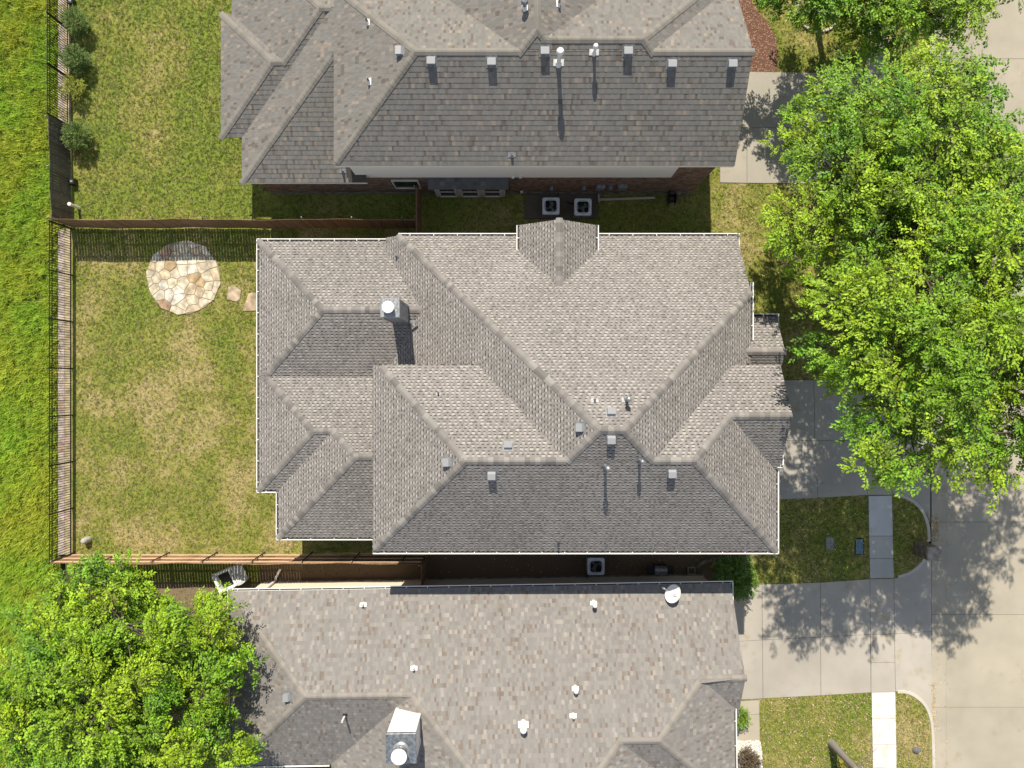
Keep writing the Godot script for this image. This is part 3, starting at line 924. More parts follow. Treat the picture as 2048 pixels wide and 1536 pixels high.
func south_house() -> void:
	var c := Vector3(-1.5, 0, 14.0)
	var house := thing("house", c, "single-storey house with pale mottled roof, satellite dish and bright metal chimney", "house")
	house.rotation.y = deg_to_rad(0.9)
	var off := -c
	var p := 0.5; var e1 := 3.1; var zt := 9.52
	var top := pl(1, 1, zt, e1, p)
	var ht := func(z: float) -> float: return e1 + p * (z - zt)
	var g_h: float = ht.call(13.17); var r_h: float = ht.call(15.3)
	var sr := pl(0, -1, 10.04, g_h - p * (10.04 - 8.37), p)        # right slope with the raised eave
	var sr2 := pl(0, -1, 10.0, r_h - p * (10.0 - 4.58), p)
	var B := [
		{r = [-13.13, -2.0, zt, 17.65], p = [top, pl(0, 1, -13.13, e1, p), pl(1, -1, 17.65, e1, p)], skip = [0]},
		{r = [-8.5, 9.0, zt, 28.0], p = [top, pl(0, 1, -8.5, e1, p), sr2, pl(1, -1, 28.0, e1, p)], skip = [0]},
		{r = [3.0, 10.04, zt, 21.0], p = [top, sr, pl(1, -1, 15.3 + (r_h - e1) / p, e1, p)], skip = [0]},
		{r = [7.0, 10.3, zt, 15.8], p = [top, pl(1, -1, 13.17 + (g_h - e1) / p, e1, p)], skip = [0]},
	]
	south_bodies = B
	var st := blend_style(21, 0.185, [0.325, 0.309, 0.297], 0.12, 0.10, 0.09, 0.14, [0.405, 0.375, 0.345], [0.27, 0.228, 0.2], func(q: Vector3) -> bool: return q.y > 5.5 and q.z < 15.9 and q.z > 13.8 and q.x > -2.0 and q.x < 4.0)
	var zr := 13.585
	var ex := [[top, PackedVector2Array([Vector2(-13.13, zt), Vector2(10.3, zt), Vector2(10.3, 13.17), Vector2(8.37, 13.17), Vector2(6.24, 15.3), Vector2(4.58, 15.3),
		Vector2(0.93, 18.95), Vector2(-4.43, zr), Vector2(-9.06, zr)]), -2]]
	build_roof(house, B, ex, st, off)
	wall_box(house, "wall", -12.7, 9.8, 9.98, 17.2, 0, 2.97, M.cream, off)
	wall_box(house, "wall", -7.9, 9.2, 17.2, 27.0, 0, 2.97, M.brickwall, off)
	wall_box(house, "wall", 9.2, 9.7, 14.2, 20.0, 0, 3.7, M.brickwall, off)
	for k in 15:
		var sb := MB.new()
		var y := 0.2 + k * 0.185
		var zz := 9.97
		sb.quad(Vector3(9.8, y, zz - 0.018), Vector3(-12.7, y, zz - 0.018), Vector3(-12.7, y + 0.183, zz - 0.003), Vector3(9.8, y + 0.183, zz - 0.003))
		part("siding_board", sb, M.cream, house, off)
	wall_box(house, "foundation", -12.74, 9.84, 9.92, 11.0, -0.2, 0.19, mat(lin(0.40, 0.38, 0.33), 0.95, tex["blotch"], 0.4), off)
	var gw := MB.new()
	gw.tri(Vector3(9.85, 3.0, 9.98), Vector3(9.85, 3.0, 15.6), Vector3(9.85, 4.75, 13.17))
	part("gable_wall", gw, M.siding, house, off)
	var X := Vector2(1, 0); var Z := Vector2(0, 1)
	for g in [[Vector2(-13.25, zt), Vector2(10.42, zt), e1, -Z], [Vector2(-13.13, zt - 0.12), Vector2(-13.13, 17.77), e1, -X],
		[Vector2(-13.25, 17.65), Vector2(-8.6, 17.65), e1, Z], [Vector2(10.3, zt - 0.12), Vector2(10.3, 10.9), e1, X], [Vector2(10.04, 14.9), Vector2(10.04, 20.5), sr.e, X]]:
		gutter(house, g[0], g[1], g[2], g[3], off)
	# downspout at the back corner
	var ds := MB.new()
	ds.box(Transform3D(Basis(Vector3.UP, 0.0), Vector3(-12.0, 1.5, 9.86)), Vector3(0.1, 2.9, 0.08))
	ds.box(Transform3D(Basis(Vector3.UP, -0.5) * Basis(Vector3.RIGHT, 0.15), Vector3(-11.9, 0.12, 9.55)), Vector3(0.1, 0.08, 0.6))
	part("downspout", ds, M.white, house, off)
	# tall metal-clad chimney
	var cx := -4.55; var cz := 14.85
	var ch := MB.new()
	ch.abox(cx - 0.56, cx + 0.56, 3.6, 7.0, cz - 0.56, cz + 0.56)
	for sx in [-1, 1]:
		for sz in [-1, 1]:
			ch.abox(cx + sx * 0.46, cx + sx * 0.59, 3.6, 6.98, cz + sz * 0.46, cz + sz * 0.59)
	var chim := part("chimney", ch, M.white, house, off)
	var cv := MB.new()
	cv.cbox(Transform3D(Basis(), Vector3(cx, 7.06, cz)), Vector3(1.24, 0.14, 1.24), 0.02)
	part("chase_cover", cv, mat(lin(0.50, 0.54, 0.58), 0.28, tex["blotch"], 0.8, 0.75), chim)
	var fl := MB.new()
	fl.lathe(Transform3D(Basis(), Vector3(cx, 7.13, cz + 0.06)), [Vector2(0.34, 0.0), Vector2(0.27, 0.05), Vector2(0.25, 0.12), Vector2(0.25, 0.3)], 24)
	part("flue", fl, M.galv, chim)
	for k in 12:
		var an := TAU * k / 12.0
		var rb := MB.new()
		rb.box(Transform3D(Basis(Vector3.UP, -an), Vector3(cx + 0.26 * cos(an), 7.5, cz + 0.06 + 0.26 * sin(an))), Vector3(0.015, 0.2, 0.04))
		part("cap_rib", rb, M.dark, chim)
	var fc := MB.new()
	fc.lathe(Transform3D(Basis(), Vector3(cx, 7.6, cz + 0.06)), [Vector2(0.25, 0.0), Vector2(0.32, 0.0), Vector2(0.32, 0.05), Vector2(0.16, 0.1), Vector2(0.0, 0.11)], 28)
	part("rain_cap", fc, M.white, chim)
	roof_vent(house, B, 574, 1390, 5.0, off)
	for q in [[729, 1204, 0.28, 0.05], [829, 1332, 0.3, 0.05], [1190, 1208, 0.42, 0.06], [1151, 1378, 0.3, 0.06], [1146, 1432, 0.32, 0.045]]:
		roof_pipe(house, B, q[0], q[1], q[2], q[3], q[3] > 0.055, M.white, M.white, off, 0.3)
	roof_pipe(house, B, 1046, 1448, 0.5, 0.085, true, M.white, M.white, off, 0.44)
	roof_pipe(house, B, 690, 1426, 0.6, 0.045, false, M.white, M.dark, off, 0.2)

# ------------------------------------------------------------------ ground and paving
var hard_polys: Array = []      # plan polygons where no grass grows
var lawn_n: FastNoiseLite
var lawn_n2: FastNoiseLite
func poly_px(a: Array) -> PackedVector2Array:
	var out := PackedVector2Array()
	for q in a:
		var s := survey(q[0], q[1])
		out.append(Vector2(s.x, s.z))
	return out

func apron(q: Vector2) -> float:
	return -0.13 * clampf((q.x - 19.6) / 1.95, 0.0, 1.0)

func slabs(called: String, list: Array, tones: Array) -> void:
	var root := Node3D.new()
	root.name = numbered(called)
	add_child(root)
	root.set_meta("kind", "structure")
	var k := 0
	for pts in list:
		var poly := poly_px(pts)
		hard_polys.append(poly)
		var ins := Geometry2D.offset_polygon(poly, -0.009, Geometry2D.JOIN_MITER)
		if ins.is_empty(): continue
		var mb := MB.new()
		var q: float = 0.94 + 0.1 * hash2(k, list.size(), 31)
		var t: Array = tones[k % tones.size()]
		mb.prism(ins[0], apron, 0.12, Color(t[0] * q, t[1] * q, t[2] * q))
		part("panel", mb, M.concrete, root)
		k += 1
	# dark joint filler just below the panels
	var jf := MB.new()
	for pts in list:
		var poly := poly_px(pts)
		jf.prism(poly, func(p: Vector2) -> float: return apron(p) - 0.02, 0.05, Color(0.09, 0.08, 0.065))
	part("joint_filler", jf, M.concrete, root)

func soft_blob(x: float, z: float, u: float, v: float, r: float) -> float:
	var s := survey(u, v)
	var d := Vector2(x - s.x, z - s.z).length() / r
	return clampf(1.2 - d, 0.0, 1.0)

# how green (1) or straw (0) the turf is
func turf(x: float, z: float) -> float:
	var g := 0.58 + 0.7 * lawn_n.get_noise_2d(x, z) + 0.35 * lawn_n2.get_noise_2d(x * 1.0, z)
	if x < -5.0 and z > -8.0 and z < 9.0:
		g -= 0.07
		g -= 0.30 * soft_blob(x, z, 420, 800, 3.2) + 0.2 * soft_blob(x, z, 280, 760, 2.6) + 0.2 * soft_blob(x, z, 340, 1060, 3.0) + 0.25 * soft_blob(x, z, 470, 960, 1.4)
		g += 0.35 * soft_blob(x, z, 250, 640, 1.8) + 0.35 * soft_blob(x, z, 470, 690, 1.5) + 0.3 * soft_blob(x, z, 490, 780, 1.2) + 0.25 * soft_blob(x, z, 470, 540, 1.5)
	elif z <= -8.0 and x < -5.0:
		g += 0.26 - 0.3 * soft_blob(x, z, 270, 130, 2.6) + 0.2 * soft_blob(x, z, 430, 320, 2.4)
	elif x > 14.0 and z > 8.0:
		g += 0.1 - 0.5 * soft_blob(x, z, 1830, 1470, 2.2) - 0.55 * soft_blob(x, z, 1722, 1480, 1.1)
	return clampf(g, 0.0, 1.0)

func turf_color(x: float, z: float, r: float) -> Color:
	var g := turf(x, z)
	var straw := Color(0.45, 0.37, 0.16)
	var green := Color(0.205, 0.28, 0.028)
	var mid := Color(0.29, 0.30, 0.055)
	var c := straw.lerp(mid, clampf(g * 2.0, 0, 1)).lerp(green, clampf(g * 2.0 - 1.0, 0, 1))
	return c * (0.75 + 0.5 * r)

func in_hard(p: Vector2) -> bool:
	for h in hard_polys:
		if Geometry2D.is_point_in_polygon(p, h): return true
	return false

func sheet(called: String, x0: float, x1: float, z0: float, z1: float, y: float, m: Material, depth := 0.3) -> MeshInstance3D:
	var mb := MB.new()
	mb.abox(x0, x1, y - depth, y, z0, z1)
	return setting(called, mb, m)

const VERGES := [
	[[1787, -110], [1868, -110], [1867, 60], [1860, 104], [1846, 126], [1812, 148], [1787, 152]],
	[[1787, 370], [1815, 372], [1845, 392], [1863, 410], [1866, 480], [1866, 640], [1864, 705], [1845, 740], [1815, 758], [1787, 761]],
	[[1787, 988], [1812, 994], [1834, 1009], [1849, 1029], [1857, 1055], [1858, 1083], [1858, 1110], [1852, 1116], [1838, 1133], [1818, 1147], [1787, 1157]],
	[[1787, 1384], [1815, 1385], [1836, 1396], [1854, 1416], [1864, 1446], [1867, 1490], [1869, 1640], [1787, 1640]]]

func ground() -> void:
	lawn_n = FastNoiseLite.new(); lawn_n.seed = 5; lawn_n.frequency = 0.28; lawn_n.fractal_octaves = 4
	lawn_n2 = FastNoiseLite.new(); lawn_n2.seed = 9; lawn_n2.frequency = 2.2; lawn_n2.fractal_octaves = 2
	var g := MB.new()
	g.quad(Vector3(-160, -0.4, -160), Vector3(-160, -0.4, 160), Vector3(160, -0.4, 160), Vector3(160, -0.4, -160))
	setting("ground", g, mat(lin(0.12, 0.13, 0.05), 1.0, tex["blotch"], 0.05))
	# turf sheet coloured by the same map as the blades
	var S := 1024
	var im := Image.create(S, S, false, Image.FORMAT_RGB8)
	var data := PackedByteArray(); data.resize(S * S * 3)
	var i := 0
	for py in S:
		for px in S:
			var x := (px + 0.5) / S * 48.0 - 24.0; var z := (py + 0.5) / S * 48.0 - 24.0
			var r := hash2(px, py, 2)
			var c := turf_color(x, z, r * 0.9) * 0.72
			# soil shows between the blades
			if r < 0.22: c = c.lerp(Color(0.09, 0.065, 0.04), 0.6)
			c = c.linear_to_srgb()
			data[i] = int(clampf(c.r, 0, 1) * 255); data[i + 1] = int(clampf(c.g, 0, 1) * 255); data[i + 2] = int(clampf(c.b, 0, 1) * 255)
			i += 3
	im = Image.create_from_data(S, S, false, Image.FORMAT_RGB8, data)
	var lm := mat(Color.WHITE, 1.0)
	lm.albedo_texture = ImageTexture.create_from_image(im)
	var mb := MB.new()
	mb.use_uv = true
	var x0 := -22.62; var x1 := 19.57
	mb.quad(Vector3(x0, -0.03, -24), Vector3(x0, -0.03, 24), Vector3(x1, -0.03, 24), Vector3(x1, -0.03, -24))
	for vp in VERGES: mb.prism(poly_px(vp), func(_p: Vector2) -> float: return -0.03, 0.35)
	for p in mb.v: mb.uv.append(Vector2(p.x / 48.0 + 0.5, p.z / 48.0 + 0.5))
	setting("lawn", mb, lm)
	sheet("meadow", -60.0, -23.2, -40, 40, -0.06, mat(lin(0.15, 0.19, 0.02), 1.0, tex["blotch"], 0.2))
	# bare soil beds beside the houses
	var soil_dark := mat(lin(0.22, 0.15, 0.09), 1.0, tex["grain"], 0.8)
	var soil_brown := mat(lin(0.22, 0.15, 0.09), 1.0, tex["grain"], 0.8)
	for b in [["soil_bed", -4.4, 12.3, 6.9, 10.3, soil_dark], ["soil_bed", -13.0, -4.4, 8.85, 10.3, soil_brown], ["soil_bed", -18.5, -12.0, 10.2, 18.0, mat(lin(0.30, 0.22, 0.14), 1.0, tex["grain"], 0.8)]]:
		sheet(b[0], b[1], b[2], b[3], b[4], -0.02, b[5], 0.05)

func paving() -> void:
	var warm := [[0.45, 0.415, 0.35], [0.435, 0.405, 0.34]]
	var grey := [[0.42, 0.395, 0.35], [0.435, 0.41, 0.36], [0.41, 0.385, 0.345]]
	# street of large panels
	var st := Node3D.new(); st.name = "street"; add_child(st); st.set_meta("kind", "structure")
	var f := MB.new()
	f.abox(21.58, 40.0, -0.35, -0.16, -30, 30, Color(0.10, 0.09, 0.075))
	part("joint_filler", f, M.concrete, st)
	for k in range(-2, 11):
		var z0 := survey(0, 115 + 186 * (k - 1)).z; var z1 := survey(0, 115 + 186 * k).z
		for c in [[21.6, 22.35], [22.35, 26.6], [26.6, 31.0]]:
			var mb := MB.new()
			var q := 0.96 + 0.07 * hash2(k, int(c[0]), 8)
			var e: float = 0.001 if c[0] < 22.0 else 0.006
			mb.abox(c[0] + 0.004, c[1] - (0.001 if c[0] < 22.0 else 0.006), -0.33, -0.135, z0 + 0.009, z1 - 0.009, Color(0.44 * q, 0.40 * q, 0.325 * q))
			part("panel", mb, M.concrete, st)
	hard_polys.append(PackedVector2Array([Vector2(21.5, -40), Vector2(60, -40), Vector2(60, 40), Vector2(21.5, 40)]))
	# driveways with the walk crossing them
	slabs("driveway", [
		[[1440, 365], [1440, 255], [1494, 255], [1494, 366]], [[1494, 255], [1604, 255], [1604, 367], [1494, 366]], [[1604, 255], [1733, 255], [1733, 368], [1604, 367]],
		[[1480, 255], [1494, 143], [1604, 145], [1604, 255]], [[1604, 145], [1733, 148], [1733, 255], [1604, 255]],
		[[1733, 148], [1780, 149], [1780, 255], [1733, 255]], [[1733, 255], [1780, 255], [1780, 368], [1733, 368]],
		[[1780, 255], [1780, 152], [1812, 148], [1845, 128], [1862, 100], [1864, 255]], [[1780, 368], [1780, 255], [1864, 255], [1863, 410], [1845, 392], [1815, 372]]], warm)
	slabs("driveway", [
		[[1470, 760], [1628, 760], [1630, 881], [1470, 882]], [[1628, 760], [1733, 761], [1733, 880], [1630, 881]],
		[[1470, 882], [1630, 881], [1636, 996], [1470, 1002]], [[1630, 881], [1733, 880], [1735, 990], [1636, 996]],
		[[1733, 761], [1782, 761], [1782, 820], [1733, 820]], [[1733, 820], [1782, 820], [1782, 880], [1733, 880]], [[1733, 880], [1782, 880], [1783, 937], [1734, 938]], [[1734, 938], [1783, 937], [1785, 990], [1735, 990]],
		[[1782, 761], [1815, 758], [1845, 740], [1862, 715], [1864, 880], [1782, 880]], [[1782, 880], [1864, 880], [1864, 1050], [1856, 1030], [1836, 1006], [1812, 992], [1785, 988]]], grey)
	slabs("driveway", [
		[[1440, 1172], [1524, 1169], [1525, 1280], [1440, 1285]], [[1524, 1169], [1641, 1165], [1641, 1274], [1525, 1280]], [[1641, 1165], [1740, 1158], [1741, 1269], [1641, 1274]],
		[[1440, 1285], [1525, 1280], [1526, 1397], [1440, 1402]], [[1525, 1280], [1641, 1274], [1642, 1391], [1526, 1397]], [[1641, 1274], [1741, 1269], [1742, 1385], [1642, 1391]],
		[[1740, 1158], [1788, 1157], [1789, 1268], [1741, 1269]], [[1741, 1269], [1789, 1268], [1790, 1325], [1742, 1325]], [[1742, 1325], [1790, 1325], [1791, 1384], [1742, 1385]],
		[[1788, 1157], [1815, 1150], [1838, 1135], [1855, 1115], [1866, 1095], [1866, 1265], [1789, 1268]], [[1789, 1268], [1866, 1265], [1868, 1440], [1858, 1415], [1840, 1395], [1815, 1381], [1791, 1384]]], [[0.455, 0.42, 0.37], [0.445, 0.415, 0.365]])
	# footpath pieces between the driveways; the newest panels are pale
	slabs("footpath", [[[1733, 20], [1778, 20], [1780, 149], [1733, 148]], [[1733, -110], [1778, -110], [1778, 20], [1733, 20]], [[1733, 368], [1780, 368], [1780, 500], [1733, 500]], [[1733, 500], [1780, 500], [1782, 630], [1733, 630]], [[1733, 630], [1782, 630], [1782, 761], [1733, 761]]], warm)
	slabs("footpath", [[[1737, 992], [1784, 991], [1786, 1072], [1738, 1072]]], [[0.62, 0.63, 0.63]])
	slabs("footpath", [[[1738, 1072], [1786, 1072], [1787, 1117], [1739, 1117]], [[1739, 1117], [1787, 1117], [1788, 1156], [1740, 1157]]], [[0.52, 0.51, 0.48]])
	slabs("footpath", [[[1743, 1385], [1791, 1384], [1792, 1437], [1744, 1437]], [[1744, 1437], [1792, 1437], [1793, 1489], [1745, 1489]], [[1745, 1489], [1793, 1489], [1794, 1560], [1746, 1560]], [[1746, 1560], [1794, 1560], [1795, 1640], [1747, 1640]]], [[0.70, 0.69, 0.67]])
	slabs("garden_path", [[[1462, 1403], [1519, 1400], [1519, 1429], [1462, 1430]], [[1462, 1430], [1519, 1429], [1520, 1481], [1462, 1482]]], [[0.50, 0.45, 0.36]])
	# kerbs round the planted verges
	kerb([[1868, -60], [1867, 60], [1860, 104], [1846, 126]])
	kerb([[1864, 425], [1866, 480], [1866, 560], [1866, 640], [1864, 705]])
	kerb([[1790, 989], [1812, 995], [1834, 1009], [1849, 1029], [1857, 1055], [1858, 1083]])
	kerb([[1852, 1116], [1838, 1133], [1818, 1147], [1796, 1154]])
	kerb([[1795, 1384], [1815, 1385], [1836, 1396], [1854, 1416], [1864, 1446], [1867, 1490], [1868, 1545], [1869, 1640]])

func kerb(pts: Array) -> void:
	var mb := MB.new()
	var c := Curve3D.new()
	for q in pts: c.add_point(survey(q[0], q[1]))
	var P := []
	for i in pts.size(): P.append(survey(pts[i][0], pts[i][1]))
	# resample with smooth tangents
	var path := []
	for i in P.size() - 1:
		var p0: Vector3 = P[maxi(i - 1, 0)]; var p1: Vector3 = P[i]; var p2: Vector3 = P[i + 1]; var p3: Vector3 = P[mini(i + 2, P.size() - 1)]
		for k in 6: path.append(p1.cubic_interpolate(p2, p0, p3, k / 6.0))
	path.append(P[-1])
	for i in path.size() - 1:
		var a: Vector3 = path[i]; var b: Vector3 = path[i + 1]
		var d := (b - a).normalized()
		var n := Vector3(-d.z, 0, d.x)
		var d0 := d; var d1 := d
		if i > 0: d0 = (b - path[i - 1]).normalized()
		if i < path.size() - 2: d1 = (path[i + 2] - a).normalized()
		var n0 := Vector3(-d0.z, 0, d0.x) * 0.085; var n1 := Vector3(-d1.z, 0, d1.x) * 0.085
		var q := 0.97 + 0.06 * hash2(i, pts.size(), 4)
		var col := Color(0.56 * q, 0.525 * q, 0.46 * q)
		var up := Vector3(0, 0.012, 0); var dn := Vector3(0, -0.3, 0); var ch := 0.8
		mb.quad(a + n0 * ch + up, a - n0 * ch + up, b - n1 * ch + up, b + n1 * ch + up, col)
		mb.quad(a + n0 * ch + up, b + n1 * ch + up, b + n1 - up, a + n0 - up, col)
		mb.quad(b - n1 * ch + up, a - n0 * ch + up, a - n0 - up, b - n1 - up, col)
		mb.quad(a + n0 - up, b + n1 - up, b + n1 + dn, a + n0 + dn, col)
		mb.quad(b - n1 - up, a - n0 - up, a - n0 + dn, b - n1 + dn, col)
		hard_polys.append(PackedVector2Array([Vector2((a + n0).x, (a + n0).z), Vector2((b + n1).x, (b + n1).z), Vector2((b - n1).x, (b - n1).z), Vector2((a - n0).x, (a - n0).z)]))
	setting("kerb", mb, M.concrete)

func tuft_mesh(blades: int, spread: float, h: float, w: float, sd: int, droop: float) -> ArrayMesh:
	var rng := RandomNumberGenerator.new(); rng.seed = sd
	var mb := MB.new()
	for k in blades:
		var an := rng.randf() * TAU; var r := sqrt(rng.randf()) * spread
		var b := Vector3(cos(an) * r, 0, sin(an) * r)
		var la := rng.randf() * TAU
		var lean := Vector3(cos(la), 0, sin(la)) * droop * rng.randf_range(0.4, 1.2)
		var hh := h * rng.randf_range(0.6, 1.2)
		var side := Vector3(-sin(la), 0, cos(la)) * w
		var mid := b + lean * 0.4 + Vector3(0, hh * 0.65, 0); var tip := b + lean + Vector3(0, hh, 0)
		var q := rng.randf_range(0.8, 1.2); var col := Color(q, q, q)
		var nn := Vector3(0, 1, 0)
		mb.quad(b - side, b + side, mid + side * 0.8, mid - side * 0.8, col)
		mb.tri(mid - side * 0.8, mid + side * 0.8, tip, col)
	return mb.mesh()

func scatter(called: String, label: String, category: String, mesh: Mesh, m: Material, xf: Array, cols: Array) -> MultiMeshInstance3D:
	var mm := MultiMesh.new()
	mm.transform_format = MultiMesh.TRANSFORM_3D
	mm.use_colors = true
	mm.mesh = mesh
	mm.instance_count = xf.size()
	for i in xf.size():
		mm.set_instance_transform(i, xf[i]); mm.set_instance_color(i, cols[i])
	var o := MultiMeshInstance3D.new()
	o.multimesh = mm
	o.material_override = m
	o.name = numbered(called)
	add_child(o)
	tag(o, label, category, "", "stuff")
	return o

func grass() -> void:
	var rng := RandomNumberGenerator.new(); rng.seed = 77
	for a in [[-22.6, -12.0, -11.0, 7.2], [-12.0, -4.4, -7.0, 7.2]]: pass
	# house footprints
	for r in [[-11.4, -5.4, -6.2, 6.7], [-5.5, 11.0, -6.6, 6.8], [-12.3, 9.2, -22.0, -9.75], [-13.2, -12.3, -17.0, -11.9], [-12.7, 9.8, 9.8, 30.0]]:
		hard_polys.append(PackedVector2Array([Vector2(r[0], r[2]), Vector2(r[1], r[2]), Vector2(r[1], r[3]), Vector2(r[0], r[3])]))
	var lawn_zones := [
		[-22.45, -11.0, -7.95, 8.65, 150.0], [-11.0, -4.6, 6.8, 8.6, 60.0], [-11.6, -4.6, -7.9, -6.2, 60.0],
		[-22.45, -12.5, -20.5, -8.05, 150.0], [-12.5, -4.7, -9.7, -8.05, 90.0],
		[-4.4, 10.4, -9.7, -6.5, 80.0], [-13.0, -4.5, 8.9, 9.9, 30.0], [9.3, 21.4, -20.5, -9.7, 120.0], [10.4, 21.4, -9.7, 0.0, 110.0],
		[11.0, 21.4, 5.6, 10.5, 160.0], [12.6, 21.4, 15.5, 20.6, 190.0], [4.0, 12.5, 7.0, 9.6, 25.0], [-22.45, -13.2, 8.9, 20.6, 70.0]]
	var meshes := [tuft_mesh(8, 0.055, 0.05, 0.007, 1, 0.035), tuft_mesh(7, 0.06, 0.045, 0.008, 2, 0.045), tuft_mesh(9, 0.05, 0.06, 0.006, 3, 0.03)]
	var xs := [[], [], []]; var cs := [[], [], []]
	for zn in lawn_zones:
		var n := int((zn[1] - zn[0]) * (zn[3] - zn[2]) * zn[4])
		for i in n:
			var x := rng.randf_range(zn[0], zn[1]); var z := rng.randf_range(zn[2], zn[3])
			var keep := turf(x, z)
			if rng.randf() > 0.45 + 0.6 * keep: continue
			if in_hard(Vector2(x, z)): continue
			var k := rng.randi() % 3
			var sc := rng.randf_range(0.7, 1.35)
			xs[k].append(Transform3D(Basis(Vector3.UP, rng.randf() * TAU).scaled(Vector3(sc, sc * rng.randf_range(0.8, 1.3), sc)), Vector3(x, -0.035, z)))
			var r := rng.randf()
			var c := turf_color(x, z, r)
			if rng.randf() < 0.22: c = Color(0.44, 0.37, 0.21) * (0.7 + 0.5 * r)
			elif rng.randf() < 0.3: c = Color(0.12, 0.185, 0.03) * (0.8 + 0.5 * r)
			cs[k].append(c)
	scatter("turf", "short green and straw turf of the house lots", "grass", meshes[0], M.grass, xs[0], cs[0])
	scatter("turf", "fine mixed turf blades over the house lawns", "grass", meshes[1], M.grass, xs[1], cs[1])
	scatter("turf", "taller turf blades standing in the house lawns", "grass", meshes[2], M.grass, xs[2], cs[2])
	# long meadow grass outside the iron fence
	var fm := [tuft_mesh(12, 0.10, 0.22, 0.010, 5, 0.16), tuft_mesh(10, 0.12, 0.30, 0.011, 6, 0.24)]
	var fx := [[], []]; var fc := [[], []]
	for i in 14000:
		var x := rng.randf_range(-28.0, -22.75); var z := rng.randf_range(-21.5, 21.5)
		if x > -23.3 and (z > -8.0 or rng.randf() < 0.75): continue
		if x > -23.5 and rng.randf() < 0.35: continue
		var g := 0.5 + 0.8 * lawn_n.get_noise_2d(x * 0.9 + 40.0, z * 0.7)
		var r := rng.randf()
		var c := Color(0.42, 0.45, 0.03).lerp(Color(0.27, 0.47, 0.025), clampf(g + rng.randf_range(-0.3, 0.3), 0, 1)) * (0.7 + 0.6 * r)
		var k := rng.randi() % 2
		var sc := rng.randf_range(0.7, 1.3)
		fx[k].append(Transform3D(Basis(Vector3.UP, rng.randf() * TAU).scaled(Vector3(sc, sc, sc)), Vector3(x, -0.06, z)))
		fc[k].append(c)
	scatter("meadow_grass", "long bright green meadow grass beyond the black iron fence", "grass", fm[0], M.grass, fx[0], fc[0])
	scatter("meadow_grass", "arching long grass blades in the meadow strip", "grass", fm[1], M.grass, fx[1], fc[1])
	# dry fallen leaves on the front lawns and in the shady side yards
	var leaf := MB.new()
	leaf.quad(Vector3(-0.035, 0, 0), Vector3(0, 0.008, -0.025), Vector3(0.04, 0.0, 0), Vector3(0, 0.012, 0.025))
	var lx := []; var lc := []
	for zn in [[11.0, 21.4, 5.8, 10.4, 900], [12.6, 21.4, 15.8, 20.4, 1500], [10.6, 21.4, -9.5, -0.5, 700], [-4.3, 11.5, 7.3, 9.7, 160], [21.6, 22.6, -8.0, 20.0, 260], [21.58, 21.8, 15.5, 20.3, 420], [21.58, 21.95, 6.8, 8.1, 260], [15.0, 21.5, -0.3, 5.6, 120]]:
		for i in zn[4]:
			var x := rng.randf_range(zn[0], zn[1]); var z := rng.randf_range(zn[2], zn[3])
			var y := 0.012
			if x > 21.5: y = -0.13
			elif x > 14.0 and z > -0.3 and z < 5.6: y = apron(Vector2(x, z)) + 0.004
			elif in_hard(Vector2(x, z)): continue
			lx.append(Transform3D(Basis.from_euler(Vector3(rng.randf_range(-0.3, 0.3), rng.randf() * TAU, rng.randf_range(-0.3, 0.3))).scaled(Vector3.ONE * rng.randf_range(0.6, 1.3)), Vector3(x, y, z)))
			lc.append([Color(0.45, 0.36, 0.20), Color(0.35, 0.22, 0.10), Color(0.52, 0.43, 0.28)][rng.randi() % 3] * rng.randf_range(0.7, 1.2))
	scatter("fallen_leaves", "dry tan leaves scattered over the front lawns", "leaves", leaf.mesh(), M.litter, lx, lc)

